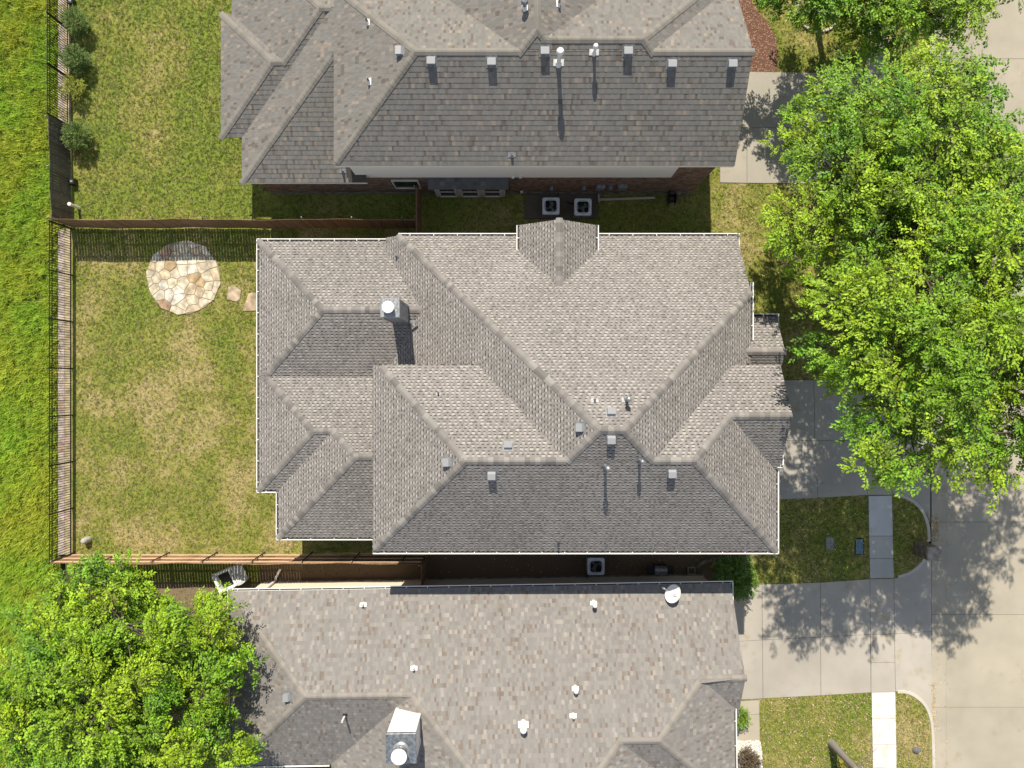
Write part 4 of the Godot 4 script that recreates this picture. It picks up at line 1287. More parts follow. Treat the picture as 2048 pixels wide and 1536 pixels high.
# ------------------------------------------------------------------ fences
func picket_fence(label: String, a: Vector2, b: Vector2, h: float, boards: Array, rails_out: Vector2, rail_m: Material, post_m: Material, sd: int, n_rails := 3) -> void:
	var d := (b - a).normalized(); var L := a.distance_to(b)
	var f := thing("wooden_fence", Vector3(a.x, 0, a.y), label, "fence")
	var d3 := Vector3(d.x, 0, d.y); var o3 := Vector3(rails_out.x, 0, rails_out.y)
	var bas := Basis(d3, Vector3.UP, d3.cross(Vector3.UP))
	var meshes := []
	for k in 3:
		var mb := MB.new()
		mb.cbox(Transform3D(), Vector3(0.131, h + [0.0, 0.015, -0.01][k], 0.016), 0.004)
		meshes.append(mb.mesh())
	var n := int(L / 0.145)
	var drift := 0.0
	for i in n:
		var s := (i + 0.5) * L / n
		var k := int(hash2(i, sd, 1) * 2.999)
		drift = 0.025 * sin(s * 0.9 + sd) + 0.015 * sin(s * 2.3)
		var p := part("picket", meshes[k], boards[int(hash2(i, sd, 2) * 4.999)], f)
		p.transform = Transform3D(bas * Basis(Vector3.BACK, (hash2(i, sd, 4) - 0.5) * 0.012), d3 * s + Vector3(0, h / 2 + 0.02, 0) + o3 * drift)
	for r in n_rails:
		var y: float = 0.25 + (h - 0.45) * r / (n_rails - 1)
		var seg := 0.0
		while seg < L - 0.1:
			var e := minf(seg + 2.44, L)
			var rm := MB.new()
			rm.box(Transform3D(bas, Vector3.ZERO), Vector3(e - seg - 0.01, 0.085, 0.038))
			part("rail", rm, rail_m, f, d3 * (seg + e) / 2 + Vector3(0, y, 0) + o3 * 0.045)
			seg = e
	var np := int(L / 2.44) + 1
	for i in np:
		var pm := MB.new()
		var hp := h + 0.03
		pm.tube([Vector3(0, -0.1, 0), Vector3(0, hp, 0)], [0.03, 0.03], 10)
		var po := part("post", pm, post_m, f, d3 * minf(i * 2.44 + 0.05, L) + o3 * 0.11)
		var cm := MB.new()
		cm.lathe(Transform3D(Basis(), Vector3(0, hp, 0)), [Vector2(0.036, -0.03), Vector2(0.036, 0.0), Vector2(0.02, 0.02), Vector2(0, 0.025)], 10)
		part("post_cap", cm, M.galv_light, po)
		for r in n_rails:
			var bm := MB.new()
			var y: float = 0.25 + (h - 0.45) * r / (n_rails - 1)
			bm.box(Transform3D(bas, Vector3(0, y, 0) - o3 * 0.05), Vector3(0.16, 0.06, 0.012))
			part("bracket", bm, M.dark, po)

func iron_fence(label: String, x: float, z0: float, z1: float, h: float) -> void:
	var f := thing("iron_fence", Vector3(x, 0, z0), label, "fence")
	var L := z1 - z0
	var pm := MB.new(); pm.abox(-0.0125, 0.0125, 0.1, h - 0.02, -0.0125, 0.0125)
	var pmesh := pm.mesh()
	var qm := MB.new(); qm.cbox(Transform3D(Basis(), Vector3(0, h / 2, 0)), Vector3(0.06, h + 0.06, 0.06), 0.012)
	var qmesh := qm.mesh()
	var n := int(L / 0.122)
	for i in n:
		part("picket", pmesh, M.iron, f, Vector3((hash2(i, 3, 7) - 0.5) * 0.012, 0, (i + 0.5) * L / n))
	var np := int(round(L / 2.55))
	for i in np + 1:
		part("post", qmesh, M.iron, f, Vector3(0, 0, L * i / np))
		if i < np:
			for y in [0.14, h - 0.22, h - 0.03]:
				var rm := MB.new()
				rm.abox(-0.017, 0.017, y - 0.014, y + 0.014, 0.03, L / np - 0.03)
				part("rail", rm, M.iron, f, Vector3(0, 0, L * i / np))

func fences() -> void:
	iron_fence("black iron picket fence beside the yard with the round stone patio", -22.55, -7.95, 8.75, 1.76)
	iron_fence("black iron picket fence behind the four small shrubs", -22.7, -20.6, -13.2, 1.7)
	picket_fence("weathered grey board fence beyond the white standpipe", Vector2(-22.7, -13.15), Vector2(-22.5, -8.05), 1.62, M.wood_grey, Vector2(-1, 0), M.wood_grey[1], M.galv, 11)
	picket_fence("long brown board fence shading the round stone patio", Vector2(-22.5, -8.0), Vector2(-4.7, -8.0), 1.78, M.wood_brown, Vector2(0, -1), M.wood_brown[2], M.galv, 2)
	picket_fence("short brown board fence between the brick wall and the middle house", Vector2(-4.65, -9.7), Vector2(-4.65, -6.95), 1.75, M.wood_brown, Vector2(-1, 0), M.wood_brown[2], M.galv, 5)
	picket_fence("orange cedar board fence with three rails and dark posts facing the yard", Vector2(-22.5, 8.75), Vector2(-4.45, 8.75), 1.78, M.cedar, Vector2(0, -1), M.cedar_rail, mat(lin(0.05, 0.035, 0.03), 0.7), 8)
	picket_fence("short fence gate closing the soil side yard by the cedar fence", Vector2(-4.4, 8.8), Vector2(-4.4, 10.0), 1.72, M.wood_brown, Vector2(-1, 0), M.wood_brown[2], M.galv, 6)
	# mow strip of pale blocks outside the iron fence
	var ms := thing("mow_strip", Vector3(-22.95, 0, 0), "pinkish concrete block strip along the foot of the iron fence", "edging")
	var z := -20.5
	var i := 0
	while z < 8.8:
		if not (z > -13.4 and z < -8.1):
			for side in 2:
				var mb := MB.new()
				var q := 0.85 + 0.3 * hash2(i, side, 3)
				var col := Color(0.56 * q, 0.47 * q, 0.43 * q) if side == 0 else Color(0.48 * q, 0.40 * q, 0.25 * q)
				if hash2(i, side, 6) > 0.95: col = Color(0.46, 0.33, 0.26)
				mb.cbox(Transform3D(Basis(Vector3.UP, (hash2(i, side, 5) - 0.5) * 0.03), Vector3.ZERO), Vector3(0.325, 0.2, 0.43), 0.012, col)
				part("block", mb, M.stone, ms, Vector3(-0.16 if side == 0 else 0.17, -0.075, z))
		z += 0.44; i += 1
	hard_polys.append(PackedVector2Array([Vector2(-23.28, -21), Vector2(-22.62, -21), Vector2(-22.62, 9), Vector2(-23.28, 9)]))

# ------------------------------------------------------------------ trees and shrubs
func spray_mesh(n: int, length: float, leaf: float, sd: int) -> ArrayMesh:
	# a twig along +z with leaves to both sides, drooping a little
	var rng := RandomNumberGenerator.new(); rng.seed = sd
	var mb := MB.new()
	mb.tri(Vector3(-0.004, 0, 0), Vector3(0.004, 0, 0), Vector3(0, -0.03, length), Color(0.25, 0.2, 0.15))
	for k in n:
		var f := (k + 0.6) / n
		var o := Vector3(0, -0.05 * f * f, f * length)
		var sgn := 1.0 if k % 2 else -1.0
		var an := sgn * rng.randf_range(0.35, 1.35)
		if k == n - 1: an = rng.randf_range(-0.3, 0.3)
		var dir := Vector3(sin(an), rng.randf_range(-0.55, 0.25), cos(an)).normalized()
		var sz := leaf * rng.randf_range(0.7, 1.25)
		var side := dir.cross(Vector3.UP).normalized().rotated(dir, rng.randf_range(-0.7, 0.7))
		var nn := side.cross(dir).normalized()
		if nn.y < 0: nn = -nn
		var b := o + dir * sz * 0.25
		var tip := o + dir * sz * 1.45 - nn * sz * 0.12
		var w := sz * 0.38
		var m1 := o + dir * sz * 0.7 + side * w + nn * sz * 0.06; var m2 := o + dir * sz * 0.7 - side * w + nn * sz * 0.06
		var q := rng.randf_range(0.78, 1.2)
		var col := Color(q * rng.randf_range(0.9, 1.12), q, q * rng.randf_range(0.8, 1.1))
		mb.tri(b, m1, tip, col); mb.tri(b, tip, m2, col)
	return mb.mesh()

func crown(called: String, parent: Node, meshes: Array, xf: Array, cols: Array) -> void:
	var by := {}
	for k in meshes.size():
		var mm := MultiMesh.new()
		mm.transform_format = MultiMesh.TRANSFORM_3D; mm.use_colors = true
		mm.mesh = meshes[k]
		var list := []
		for i in xf.size():
			if i % meshes.size() == k: list.append(i)
		mm.instance_count = list.size()
		for j in list.size():
			mm.set_instance_transform(j, xf[list[j]]); mm.set_instance_color(j, cols[list[j]])
		var o := MultiMeshInstance3D.new()
		o.multimesh = mm; o.material_override = M.leaf
		o.name = called
		parent.add_child(o, true)
		o.set_meta("kind", "stuff")

var spray_set: Array = []
# base on the ground; crown as an ellipsoid of clumps; wind = drift of the leaf sprays
func tree(called: String, label: String, group: String, base: Vector3, fork: float, cc: Vector3, cr: Vector3, clumps: int, per: int, sd: int, tint: Array, trunk_r := 0.2, clump_r := 0.85, density_gap := 0.0, bark: Material = null) -> Node3D:
	var rng := RandomNumberGenerator.new(); rng.seed = sd
	var t := thing(called, base, label, "tree", group)
	if bark == null: bark = M.bark
	var F := Vector3((cc.x - base.x) * 0.12, fork, (cc.z - base.z) * 0.12)
	var C := cc - base
	# clump centres through the crown, most of them in its upper shell
	var cl := []
	var tries := 0
	while cl.size() < clumps and tries < clumps * 60:
		tries += 1
		var d := Vector3(rng.randfn(), rng.randfn() * 0.9 + 0.25, rng.randfn()).normalized()
		var r := pow(rng.randf(), 0.42)
		var lump := 1.0 + 0.13 * sin(atan2(d.z, d.x) * 5.0 + sd) + 0.09 * sin(atan2(d.z, d.x) * 9.0 + sd * 2.0)
		var p := C + Vector3(d.x * cr.x * lump, d.y * cr.y, d.z * cr.z * lump) * r
		if p.y < fork * 0.75: continue
		var ok := true
		for q in cl:
			if q.distance_to(p) < clump_r * 0.95: ok = false; break
		if ok: cl.append(p)
	# limbs
	var wood := MB.new()
	var tp := [Vector3(0, -0.2, 0), Vector3(0.03, fork * 0.35, 0.02), Vector3(F.x * 0.6, fork * 0.75, F.z * 0.6), F]
	wood.tube(tp, [trunk_r * 1.35, trunk_r, trunk_r * 0.85, trunk_r * 0.8], 10)
	part("trunk", wood, bark, t)
	var prim := []
	var n_prim := 8
	for k in n_prim:
		var an := TAU * k / n_prim + rng.randf_range(-0.3, 0.3)
		var e := C + Vector3(cos(an) * cr.x * 0.72, cr.y * rng.randf_range(-0.15, 0.45), sin(an) * cr.z * 0.72)
		if k == n_prim - 1: e = C + Vector3(0, cr.y * 0.6, 0)
		var m1 := F.lerp(e, 0.35) + Vector3(0, 0.5, 0); var m2 := F.lerp(e, 0.7) + Vector3(rng.randf_range(-0.3, 0.3), 0.35, rng.randf_range(-0.3, 0.3))
		var pts := [F, m1, m2, e]
		var lm := MB.new()
		lm.tube(pts, [trunk_r * 0.6, trunk_r * 0.4, trunk_r * 0.25, trunk_r * 0.1], 7)
		part("limb", lm, bark, t)
		for i in 3:
			for s in 4: prim.append([pts[i].lerp(pts[i + 1], s / 4.0), trunk_r * lerpf(0.5, 0.12, (i + s / 4.0) / 3.0)])
	var br := MB.new()
	for p in cl:
		var best = prim[0]; var bd := 99.0
		for q in prim:
			var dd: float = q[0].distance_to(p) + (0.8 if q[0].y > p.y else 0.0)
			if dd < bd: bd = dd; best = q
		var a: Vector3 = best[0]
		var mid := a.lerp(p, 0.55) + Vector3(rng.randf_range(-0.15, 0.15), 0.12, rng.randf_range(-0.15, 0.15))
		br.tube([a, mid, p], [minf(best[1], 0.05), 0.026, 0.01], 5, Color.WHITE, false)
		for k in 3:
			var q: Vector3 = p + Vector3(rng.randfn() * clump_r * 0.6, rng.randf_range(-0.1, 0.4), rng.randfn() * clump_r * 0.6)
			br.tube([mid.lerp(p, 0.6), mid.lerp(q, 0.65), q], [0.014, 0.01, 0.005], 4, Color.WHITE, false)
	var bo := part("branches", br, bark, t)
	bo.set_meta("kind", "stuff")
	var xf := []; var cols := []
	for p in cl:
		var tone := rng.randf()
		var yaw0 := rng.randf() * TAU
		var base_c := Color(tint[0][0], tint[0][1], tint[0][2]).lerp(Color(tint[1][0], tint[1][1], tint[1][2]), tone)
		var flat := rng.randf_range(0.4, 0.7)
		var cre := clump_r * rng.randf_range(0.75, 1.25)
		for k in per:
			var d := Vector3(rng.randfn(), rng.randfn(), rng.randfn()).normalized() * pow(rng.randf(), 0.5)
			var pos: Vector3 = p + Vector3(d.x * cre, d.y * cre * flat, d.z * cre)
			var outd: Vector3 = (Vector3(d.x, d.y * 0.3 + 0.05, d.z) * 1.2 + Vector3(rng.randfn(), 0, rng.randfn()) * 0.35 + Vector3(cos(yaw0), 0, sin(yaw0)) * 1.1 + (p - C) * 0.06).normalized()
			outd.y = clampf(outd.y, -0.5, 0.5)
			var side := Vector3.UP.cross(outd).normalized()
			var up: Vector3 = outd.normalized().cross(side).normalized()
			var b := Basis(side, up, outd.normalized()).rotated(outd.normalized(), rng.randf_range(-0.5, 0.5))
			var sc := rng.randf_range(0.7, 1.35)
			xf.append(Transform3D(b.scaled_local(Vector3.ONE * sc), pos))
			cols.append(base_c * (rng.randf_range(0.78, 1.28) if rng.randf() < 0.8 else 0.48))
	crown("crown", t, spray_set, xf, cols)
	return t

func shrub(label: String, at: Vector3, r: float, h: float, n: int, sd: int, tint: Array, group := "", stems := true, leaf_scale := 0.6) -> void:
	var rng := RandomNumberGenerator.new(); rng.seed = sd
	var t := thing("shrub", at, label, "shrub", group)
	if stems:
		var sm := MB.new()
		for k in 5:
			var an := TAU * k / 5.0 + rng.randf()
			sm.tube([Vector3(cos(an) * 0.04, -0.05, sin(an) * 0.04), Vector3(cos(an) * r * 0.25, h * 0.4, sin(an) * r * 0.25), Vector3(cos(an) * r * 0.55, h * 0.75, sin(an) * r * 0.55)], [0.022, 0.016, 0.008], 6)
		part("stems", sm, M.bark, t)
	var xf := []; var cols := []
	for k in n:
		var d := Vector3(rng.randfn(), rng.randfn(), rng.randfn()).normalized() * pow(rng.randf(), 0.35)
		var lump := 1.0 + 0.16 * sin(atan2(d.z, d.x) * 4.0 + sd)
		var pos := Vector3(d.x * r * lump, h * 0.58 + d.y * h * 0.42, d.z * r * lump)
		var outd := (Vector3(d.x, d.y * 0.8 + 0.25, d.z) + Vector3(rng.randfn(), rng.randfn(), rng.randfn()) * 0.4).normalized()
		if absf(outd.y) > 0.95: outd = (outd + Vector3(0.4, 0, 0)).normalized()
		var side := Vector3.UP.cross(outd).normalized()
		var b := Basis(side, outd.cross(side).normalized(), outd)
		xf.append(Transform3D(b.scaled_local(Vector3.ONE * leaf_scale * rng.randf_range(0.8, 1.25)), pos))
		cols.append(Color(tint[0], tint[1], tint[2]) * rng.randf_range(0.65, 1.35))
	crown("foliage", t, spray_set, xf, cols)

func planting() -> void:
	for k in 4: spray_set.append(spray_mesh(12, 0.38, 0.1, 100 + k))
	var green := [[0.125, 0.285, 0.009], [0.31, 0.44, 0.010]]
	var yellow := [[0.135, 0.275, 0.010], [0.32, 0.415, 0.012]]
	# large street tree in front of the middle house
	tree("shade_tree", "very large bright green tree over the driveway with the chalk drawing", "", Vector3(17.4, 0, -2.3), 4.2, Vector3(18.0, 9.5, -1.3), Vector3(6.8, 2.9, 5.2), 235, 42, 3, green, 0.26, 0.8)
	tree("shade_tree", "full green tree beside the plain driveway of the two-storey house", "", Vector3(15.6, 0, -8.0), 3.4, Vector3(16.0, 7.5, -8.4), Vector3(5.1, 2.6, 4.6), 180, 44, 14, green, 0.22, 0.78)
	tree("shade_tree", "green tree growing in the ring of white stones", "", survey(1632, 22), 2.4, Vector3(16.6, 5.0, -18.2), Vector3(5.0, 1.8, 3.4), 105, 46, 25, green, 0.18, 0.75)
	tree("shade_tree", "dense rounded tree behind the single-storey house by the cedar fence", "", Vector3(-17.3, 0, 12.5), 2.6, Vector3(-17.0, 5.6, 13.5), Vector3(5.5, 2.6, 5.2), 200, 52, 36, green, 0.24, 0.78)
	# topped young tree on the corner lawn
	var yt := thing("bare_tree", survey(1664, 1488), "grey leafless trunk with thin bare twigs on the corner lawn", "tree")
	var tm := MB.new()
	tm.tube([Vector3(0, -0.1, 0), Vector3(0.02, 0.9, 0.0), Vector3(0.0, 1.9, -0.05), Vector3(-0.02, 2.5, -0.1)], [0.23, 0.175, 0.16, 0.14], 12)
	tm.tube([Vector3(0, 2.2, -0.05), Vector3(0.5, 3.0, 0.05), Vector3(0.9, 4.0, 0.2)], [0.05, 0.035, 0.02], 6)
	part("trunk", tm, M.bark_grey, yt)
	var rng := RandomNumberGenerator.new(); rng.seed = 8
	for k in 12:
		var bm := MB.new()
		var an := rng.randf_range(-1.4, 1.2)
		var L := rng.randf_range(0.7, 1.6)
		var s := Vector3(0.1, rng.randf_range(2.2, 2.5), -0.05)
		bm.tube([s, s + Vector3(cos(an) * L * 0.5, 0.35, sin(an) * L * 0.5), s + Vector3(cos(an) * L, 0.5 + rng.randf() * 0.5, sin(an) * L)], [0.014, 0.009, 0.004], 5)
		part("twig", bm, M.bark_grey, yt)
	# shrubs
	var sg := "small rounded shrubs along the back fence"
	var hedge := [0.12, 0.19, 0.03]
	shrub("rounded mid-green shrub beside the small black box at the iron fence", survey(152, 44, 0.6) * Vector3(1, 0, 1), 0.56, 1.05, 520, 1, hedge, sg, true, 0.42)
	shrub("darker rounded shrub on the fence line with a long shadow", survey(152, 118, 0.6) * Vector3(1, 0, 1), 0.58, 1.05, 560, 2, [0.10, 0.165, 0.028], sg, true, 0.42)
	shrub("thin yellow-green shrub on the fence line", survey(147, 176, 0.5) * Vector3(1, 0, 1), 0.48, 0.9, 260, 3, [0.26, 0.29, 0.02], sg, true, 0.42)
	shrub("dense dark shrub beside the end of the grey board fence", survey(155, 272, 0.6) * Vector3(1, 0, 1), 0.64, 1.1, 650, 4, [0.11, 0.175, 0.03], sg, true, 0.42)
	shrub("large dark green bush at the corner of the single-storey house", survey(1468, 1156, 1.0) * Vector3(1, 0, 1), 0.98, 1.9, 900, 5, [0.11, 0.21, 0.02], "", true, 0.62)
	shrub("small bright green bush beside the garden path", survey(1478, 1436, 0.5) * Vector3(1, 0, 1), 0.42, 0.85, 130, 6, [0.16, 0.27, 0.02])
	shrub("brown dried bush in the white gravel bed", survey(1497, 1523, 0.5) * Vector3(1, 0, 1), 0.48, 0.8, 190, 7, [0.13, 0.095, 0.06])
	shrub("yellow-green weed clump beside the bare trunk", survey(1692, 1534, 0.2) * Vector3(1, 0, 1), 0.35, 0.35, 40, 9, [0.30, 0.26, 0.02])
	shrub("dry tan ornamental grass at the foot of the front tree", survey(1583, 522, 0.4) * Vector3(1, 0, 1), 0.3, 0.8, 50, 10, [0.30, 0.24, 0.17])

# ------------------------------------------------------------------ yard things
func rounded_square(half: float, rad: float, per: int) -> Array:
	var out := []
	for q in 4:
		var a0 := PI / 2 * q
		var cxs: float = [1, -1, -1, 1][q]; var czs: float = [1, 1, -1, -1][q]
		for k in per:
			var an := a0 + PI / 2 * k / (per - 1)
			out.append(Vector2(cxs * (half - rad) + rad * cos(an), czs * (half - rad) + rad * sin(an)))
	return out

func condenser(label: String, at: Vector3, turn: float, litter: bool) -> void:
	var t := thing("air_conditioner", at, label, "air conditioner")
	t.rotation.y = turn
	var half := 0.43; var h := 0.82
	var ring := rounded_square(half - 0.03, 0.09, 6)
	var body := MB.new()
	for k in 26:
		var y0 := 0.06 + k * 0.027
		for i in ring.size():
			var a: Vector2 = ring[i]; var b: Vector2 = ring[(i + 1) % ring.size()]
			body.quad(Vector3(a.x, y0 + 0.02, a.y), Vector3(b.x, y0 + 0.02, b.y), Vector3(b.x * 1.03, y0, b.y * 1.03), Vector3(a.x * 1.03, y0, a.y * 1.03))
			body.quad(Vector3(a.x * 1.03, y0, a.y * 1.03), Vector3(b.x * 1.03, y0, b.y * 1.03), Vector3(b.x, y0 - 0.007, b.y), Vector3(a.x, y0 - 0.007, a.y))
	part("louvred_cabinet", body, M.vent, t)
	# top panel: rounded square with a round opening
	var top := MB.new()
	var sq := rounded_square(half, 0.1, 9)
	var n := sq.size()
	var ro := 0.35
	for i in n:
		var a: Vector2 = sq[i]; var b: Vector2 = sq[(i + 1) % n]
		var ca := a.normalized() * ro; var cb := b.normalized() * ro
		var cm := ((a + b) / 2).normalized() * ro
		top.quad(Vector3(ca.x, h, ca.y), Vector3(cb.x, h, cb.y), Vector3(b.x * 0.97, h, b.y * 0.97), Vector3(a.x * 0.97, h, a.y * 0.97))
		top.quad(Vector3(a.x * 0.97, h, a.y * 0.97), Vector3(b.x * 0.97, h, b.y * 0.97), Vector3(b.x, h - 0.02, b.y), Vector3(a.x, h - 0.02, a.y))
		top.quad(Vector3(a.x, h - 0.02, a.y), Vector3(b.x, h - 0.02, b.y), Vector3(b.x, h - 0.09, b.y), Vector3(a.x, h - 0.09, a.y))
		top.quad(Vector3(cb.x, h, cb.y), Vector3(ca.x, h, ca.y), Vector3(ca.x, h - 0.06, ca.y), Vector3(cb.x, h - 0.06, cb.y))
	part("top_panel", top, mat(lin(0.62, 0.66, 0.71), 0.45), t)
	var inn := MB.new()
	inn.lathe(Transform3D(), [Vector2(0.0, 0.3), Vector2(0.34, 0.3), Vector2(0.345, h - 0.06)], 24)
	part("fan_well", inn, M.dark, t)
	var fan := MB.new()
	for k in 3:
		var a0 := TAU * k / 3.0 + 0.4
		for s in 4:
			var a := a0 + s * 0.22; var b := a + 0.22
			fan.quad(Vector3(cos(a) * 0.08, 0.52 - s * 0.02, sin(a) * 0.08), Vector3(cos(a) * 0.31, 0.54 - s * 0.03, sin(a) * 0.31), Vector3(cos(b) * 0.31, 0.51 - s * 0.03, sin(b) * 0.31), Vector3(cos(b) * 0.08, 0.50 - s * 0.02, sin(b) * 0.08))
	part("fan", fan, mat(lin(0.30, 0.29, 0.26), 0.5), t)
	var hub := MB.new()
	hub.lathe(Transform3D(), [Vector2(0.1, 0.45), Vector2(0.1, 0.6), Vector2(0.06, 0.63), Vector2(0.0, 0.635)], 16)
	part("motor", hub, M.vent, t)
	var gd := MB.new()
	for r in [0.06, 0.11, 0.16, 0.21, 0.26, 0.31, 0.345]:
		var pts := []; var rr := []
		for k in 33:
			pts.append(Vector3(cos(TAU * k / 32.0) * r, h + 0.012 - r * 0.02, sin(TAU * k / 32.0) * r)); rr.append(0.0035)
		gd.tube(pts, rr, 4, Color.WHITE, false)
	for k in 8:
		var an := TAU * k / 8.0
		gd.tube([Vector3(cos(an) * 0.05, h + 0.006, sin(an) * 0.05), Vector3(cos(an) * 0.36, h + 0.002, sin(an) * 0.36)], [0.004, 0.004], 4)
	part("fan_guard", gd, M.iron, t)
	var ln := MB.new()
	ln.tube([Vector3(0.3, 0.2, -0.4), Vector3(0.36, 0.14, -0.62), Vector3(0.4, 0.35, -0.75)], [0.025, 0.025, 0.025], 7)
	part("refrigerant_line", ln, M.black, t)

func cover_box(called: String, label: String, at: Vector3, sx: float, sz: float, lid: Color, rim: Color, turn := 0.0) -> void:
	var t := thing(called, at, label, "utility box")
	t.rotation.y = turn
	var r := MB.new()
	r.abox(-sx / 2, sx / 2, -0.15, 0.01, -sz / 2, -sz / 2 + 0.035); r.abox(-sx / 2, sx / 2, -0.15, 0.01, sz / 2 - 0.035, sz / 2)
	r.abox(-sx / 2, -sx / 2 + 0.035, -0.15, 0.0099, -sz / 2 + 0.035, sz / 2 - 0.035); r.abox(sx / 2 - 0.035, sx / 2, -0.15, 0.0099, -sz / 2 + 0.035, sz / 2 - 0.035)
	part("rim", r, mat(rim, 0.8), t)
	var l := MB.new()
	l.cbox(Transform3D(Basis(), Vector3(0, -0.03, 0)), Vector3(sx - 0.08, 0.08, sz - 0.08), 0.01)
	part("lid", l, mat(lid, 0.6, tex["blotch"], 1.6), t)

func ribbon(mb: MB, pts: Array, w: float, y: float) -> void:
	for i in pts.size() - 1:
		var a: Vector2 = pts[i]; var b: Vector2 = pts[i + 1]
		var d := (b - a).normalized(); var n := Vector2(-d.y, d.x) * w
		a -= d * w * 0.5; b += d * w * 0.5
		mb.quad(Vector3(a.x - n.x, y, a.y - n.y), Vector3(a.x + n.x, y, a.y + n.y), Vector3(b.x + n.x, y, b.y + n.y), Vector3(b.x - n.x, y, b.y - n.y))

func yard_things() -> void:
	# round flagstone patio
	var pc := survey(367, 555)
	var R := 1.88
	var patio := thing("flagstone_patio", pc, "round patio of cream and tan flagstones on the back lawn", "patio")
	var bed := MB.new()
	bed.lathe(Transform3D(), [Vector2(R + 0.01, -0.05), Vector2(R - 0.01, 0.0), Vector2(0.0, 0.004)], 40)
	part("mortar_bed", bed, mat(lin(0.42, 0.36, 0.27), 1.0, tex["grain"], 0.9), patio)
	var rng := RandomNumberGenerator.new(); rng.seed = 4
	var seeds := []
	var tr := 0
	while seeds.size() < 46 and tr < 5000:
		tr += 1
		var p := Vector2(rng.randf_range(-R, R), rng.randf_range(-R, R))
		if p.length() > R * 0.97: continue
		var ok := true
		for q in seeds:
			if q.distance_to(p) < 0.40 - 0.00004 * tr: ok = false; break
		if ok: seeds.append(p)
	var stone_cols := [Color(0.80, 0.70, 0.52), Color(0.84, 0.76, 0.60), Color(0.76, 0.62, 0.42), Color(0.86, 0.80, 0.68), Color(0.58, 0.43, 0.24), Color(0.50, 0.34, 0.22)]
	for i in seeds.size():
		var poly := PackedVector2Array()
		for k in 40: poly.append(Vector2(cos(TAU * k / 40), sin(TAU * k / 40)) * (R + 0.05 * sin(k * 1.9) + 0.04 * sin(k * 0.63)))
		for j in seeds.size():
			if i == j: continue
			var d: Vector2 = seeds[i] - seeds[j]
			var m: Vector2 = (seeds[i] + seeds[j]) / 2
			poly = clip_poly(poly, d.x, d.y, -(d.x * m.x + d.y * m.y))
		var ins := Geometry2D.offset_polygon(poly, -0.016, Geometry2D.JOIN_ROUND)
		if ins.is_empty(): continue
		var r := rng.randf()
		var col: Color = stone_cols[int(pow(r, 2.3) * 5.999)] * rng.randf_range(0.88, 1.1)
		var mb := MB.new()
		var y := rng.randf_range(0.018, 0.03)
		mb.prism(ins[0], func(_p: Vector2) -> float: return y - 0.006, 0.05, col)
		var ins2 := Geometry2D.offset_polygon(ins[0], -0.012)
		if not ins2.is_empty(): mb.prism(ins2[0], func(_p: Vector2) -> float: return y, 0.006, col)
		part("flagstone", mb, M.stone, patio)
	var circ := PackedVector2Array()
	for k in 32: circ.append(Vector2(pc.x, pc.z) + Vector2(cos(TAU * k / 32), sin(TAU * k / 32)) * (R + 0.02))
	hard_polys.append(circ)
	for q in [[[[457, 574], [469, 572], [482, 581], [480, 598], [473, 603], [454, 599]], "square sandstone stepping stone on the lawn by the patio", Color(0.60, 0.48, 0.34)], [[[497, 587], [508, 584], [520, 596], [519, 621], [485, 622]], "pointed tan stepping stone half under the white gutter", Color(0.58, 0.45, 0.30)]]:
		var pp := poly_px(q[0])
		var ctr := Vector2.ZERO
		for v in pp: ctr += v / pp.size()
		var loc := PackedVector2Array()
		for v in pp: loc.append(v - ctr)
		var mb := MB.new()
		mb.prism(loc, func(_p: Vector2) -> float: return 0.012, 0.06, q[2])
		var o := part("stepping_stone", mb, M.stone, self, Vector3(ctr.x, 0, ctr.y))
		tag(o, q[1], "stepping stone")
		hard_polys.append(pp)
	# pale rounded cover in the lawn
	var st := thing("garden_stone", survey(176, 1079), "pale rounded stone standing alone on the back lawn", "stone")
	var sm := MB.new()
	sm.lathe(Transform3D(Basis(Vector3.UP, 0.4).scaled(Vector3(1.0, 1.0, 0.85)), Vector3.ZERO), [Vector2(0.2, -0.05), Vector2(0.2, 0.1), Vector2(0.185, 0.24), Vector2(0.16, 0.36), Vector2(0.1, 0.44), Vector2(0.0, 0.46)], 16)
	part("stone", sm, mat(lin(0.60, 0.59, 0.54), 0.85, tex["blotch"], 1.4), st)
	# shrub bed edging and white standpipe, small black boxes at the fence
	var sp := thing("standpipe", survey(158, 416), "white plastic standpipe in front of the grey board fence", "pipe")
	var pm := MB.new()
	pm.tube([Vector3(0, -0.1, 0), Vector3(0.0, 0.72, 0.0)], [0.075, 0.075], 14)
	part("pipe", pm, M.white, sp)
	var pc2 := MB.new()
	pc2.lathe(Transform3D(Basis(), Vector3(0, 0.7, 0)), [Vector2(0.095, 0.0), Vector2(0.095, 0.08), Vector2(0.06, 0.1), Vector2(0, 0.105)], 16)
	part("cap", pc2, M.white, sp)
	for q in [[151, 366, "small black box at the foot of the grey board fence"], [148, 8, "small black box beside the rounded mid-green shrub"]]:
		var bt := thing("junction_box", survey(q[0], q[1]), q[2], "box")
		var bm := MB.new(); bm.cbox(Transform3D(Basis(), Vector3(0, 0.16, 0)), Vector3(0.24, 0.34, 0.3), 0.03)
		part("case", bm, M.black, bt)
		var lm := MB.new(); lm.abox(-0.06, 0.06, 0.331, 0.34, -0.05, 0.05)
		part("plate", lm, M.galv, bt)
	# air conditioners on pads
	var pads := [[1061, 391, 1184, 436], [1171, 1107, 1210, 1150]]
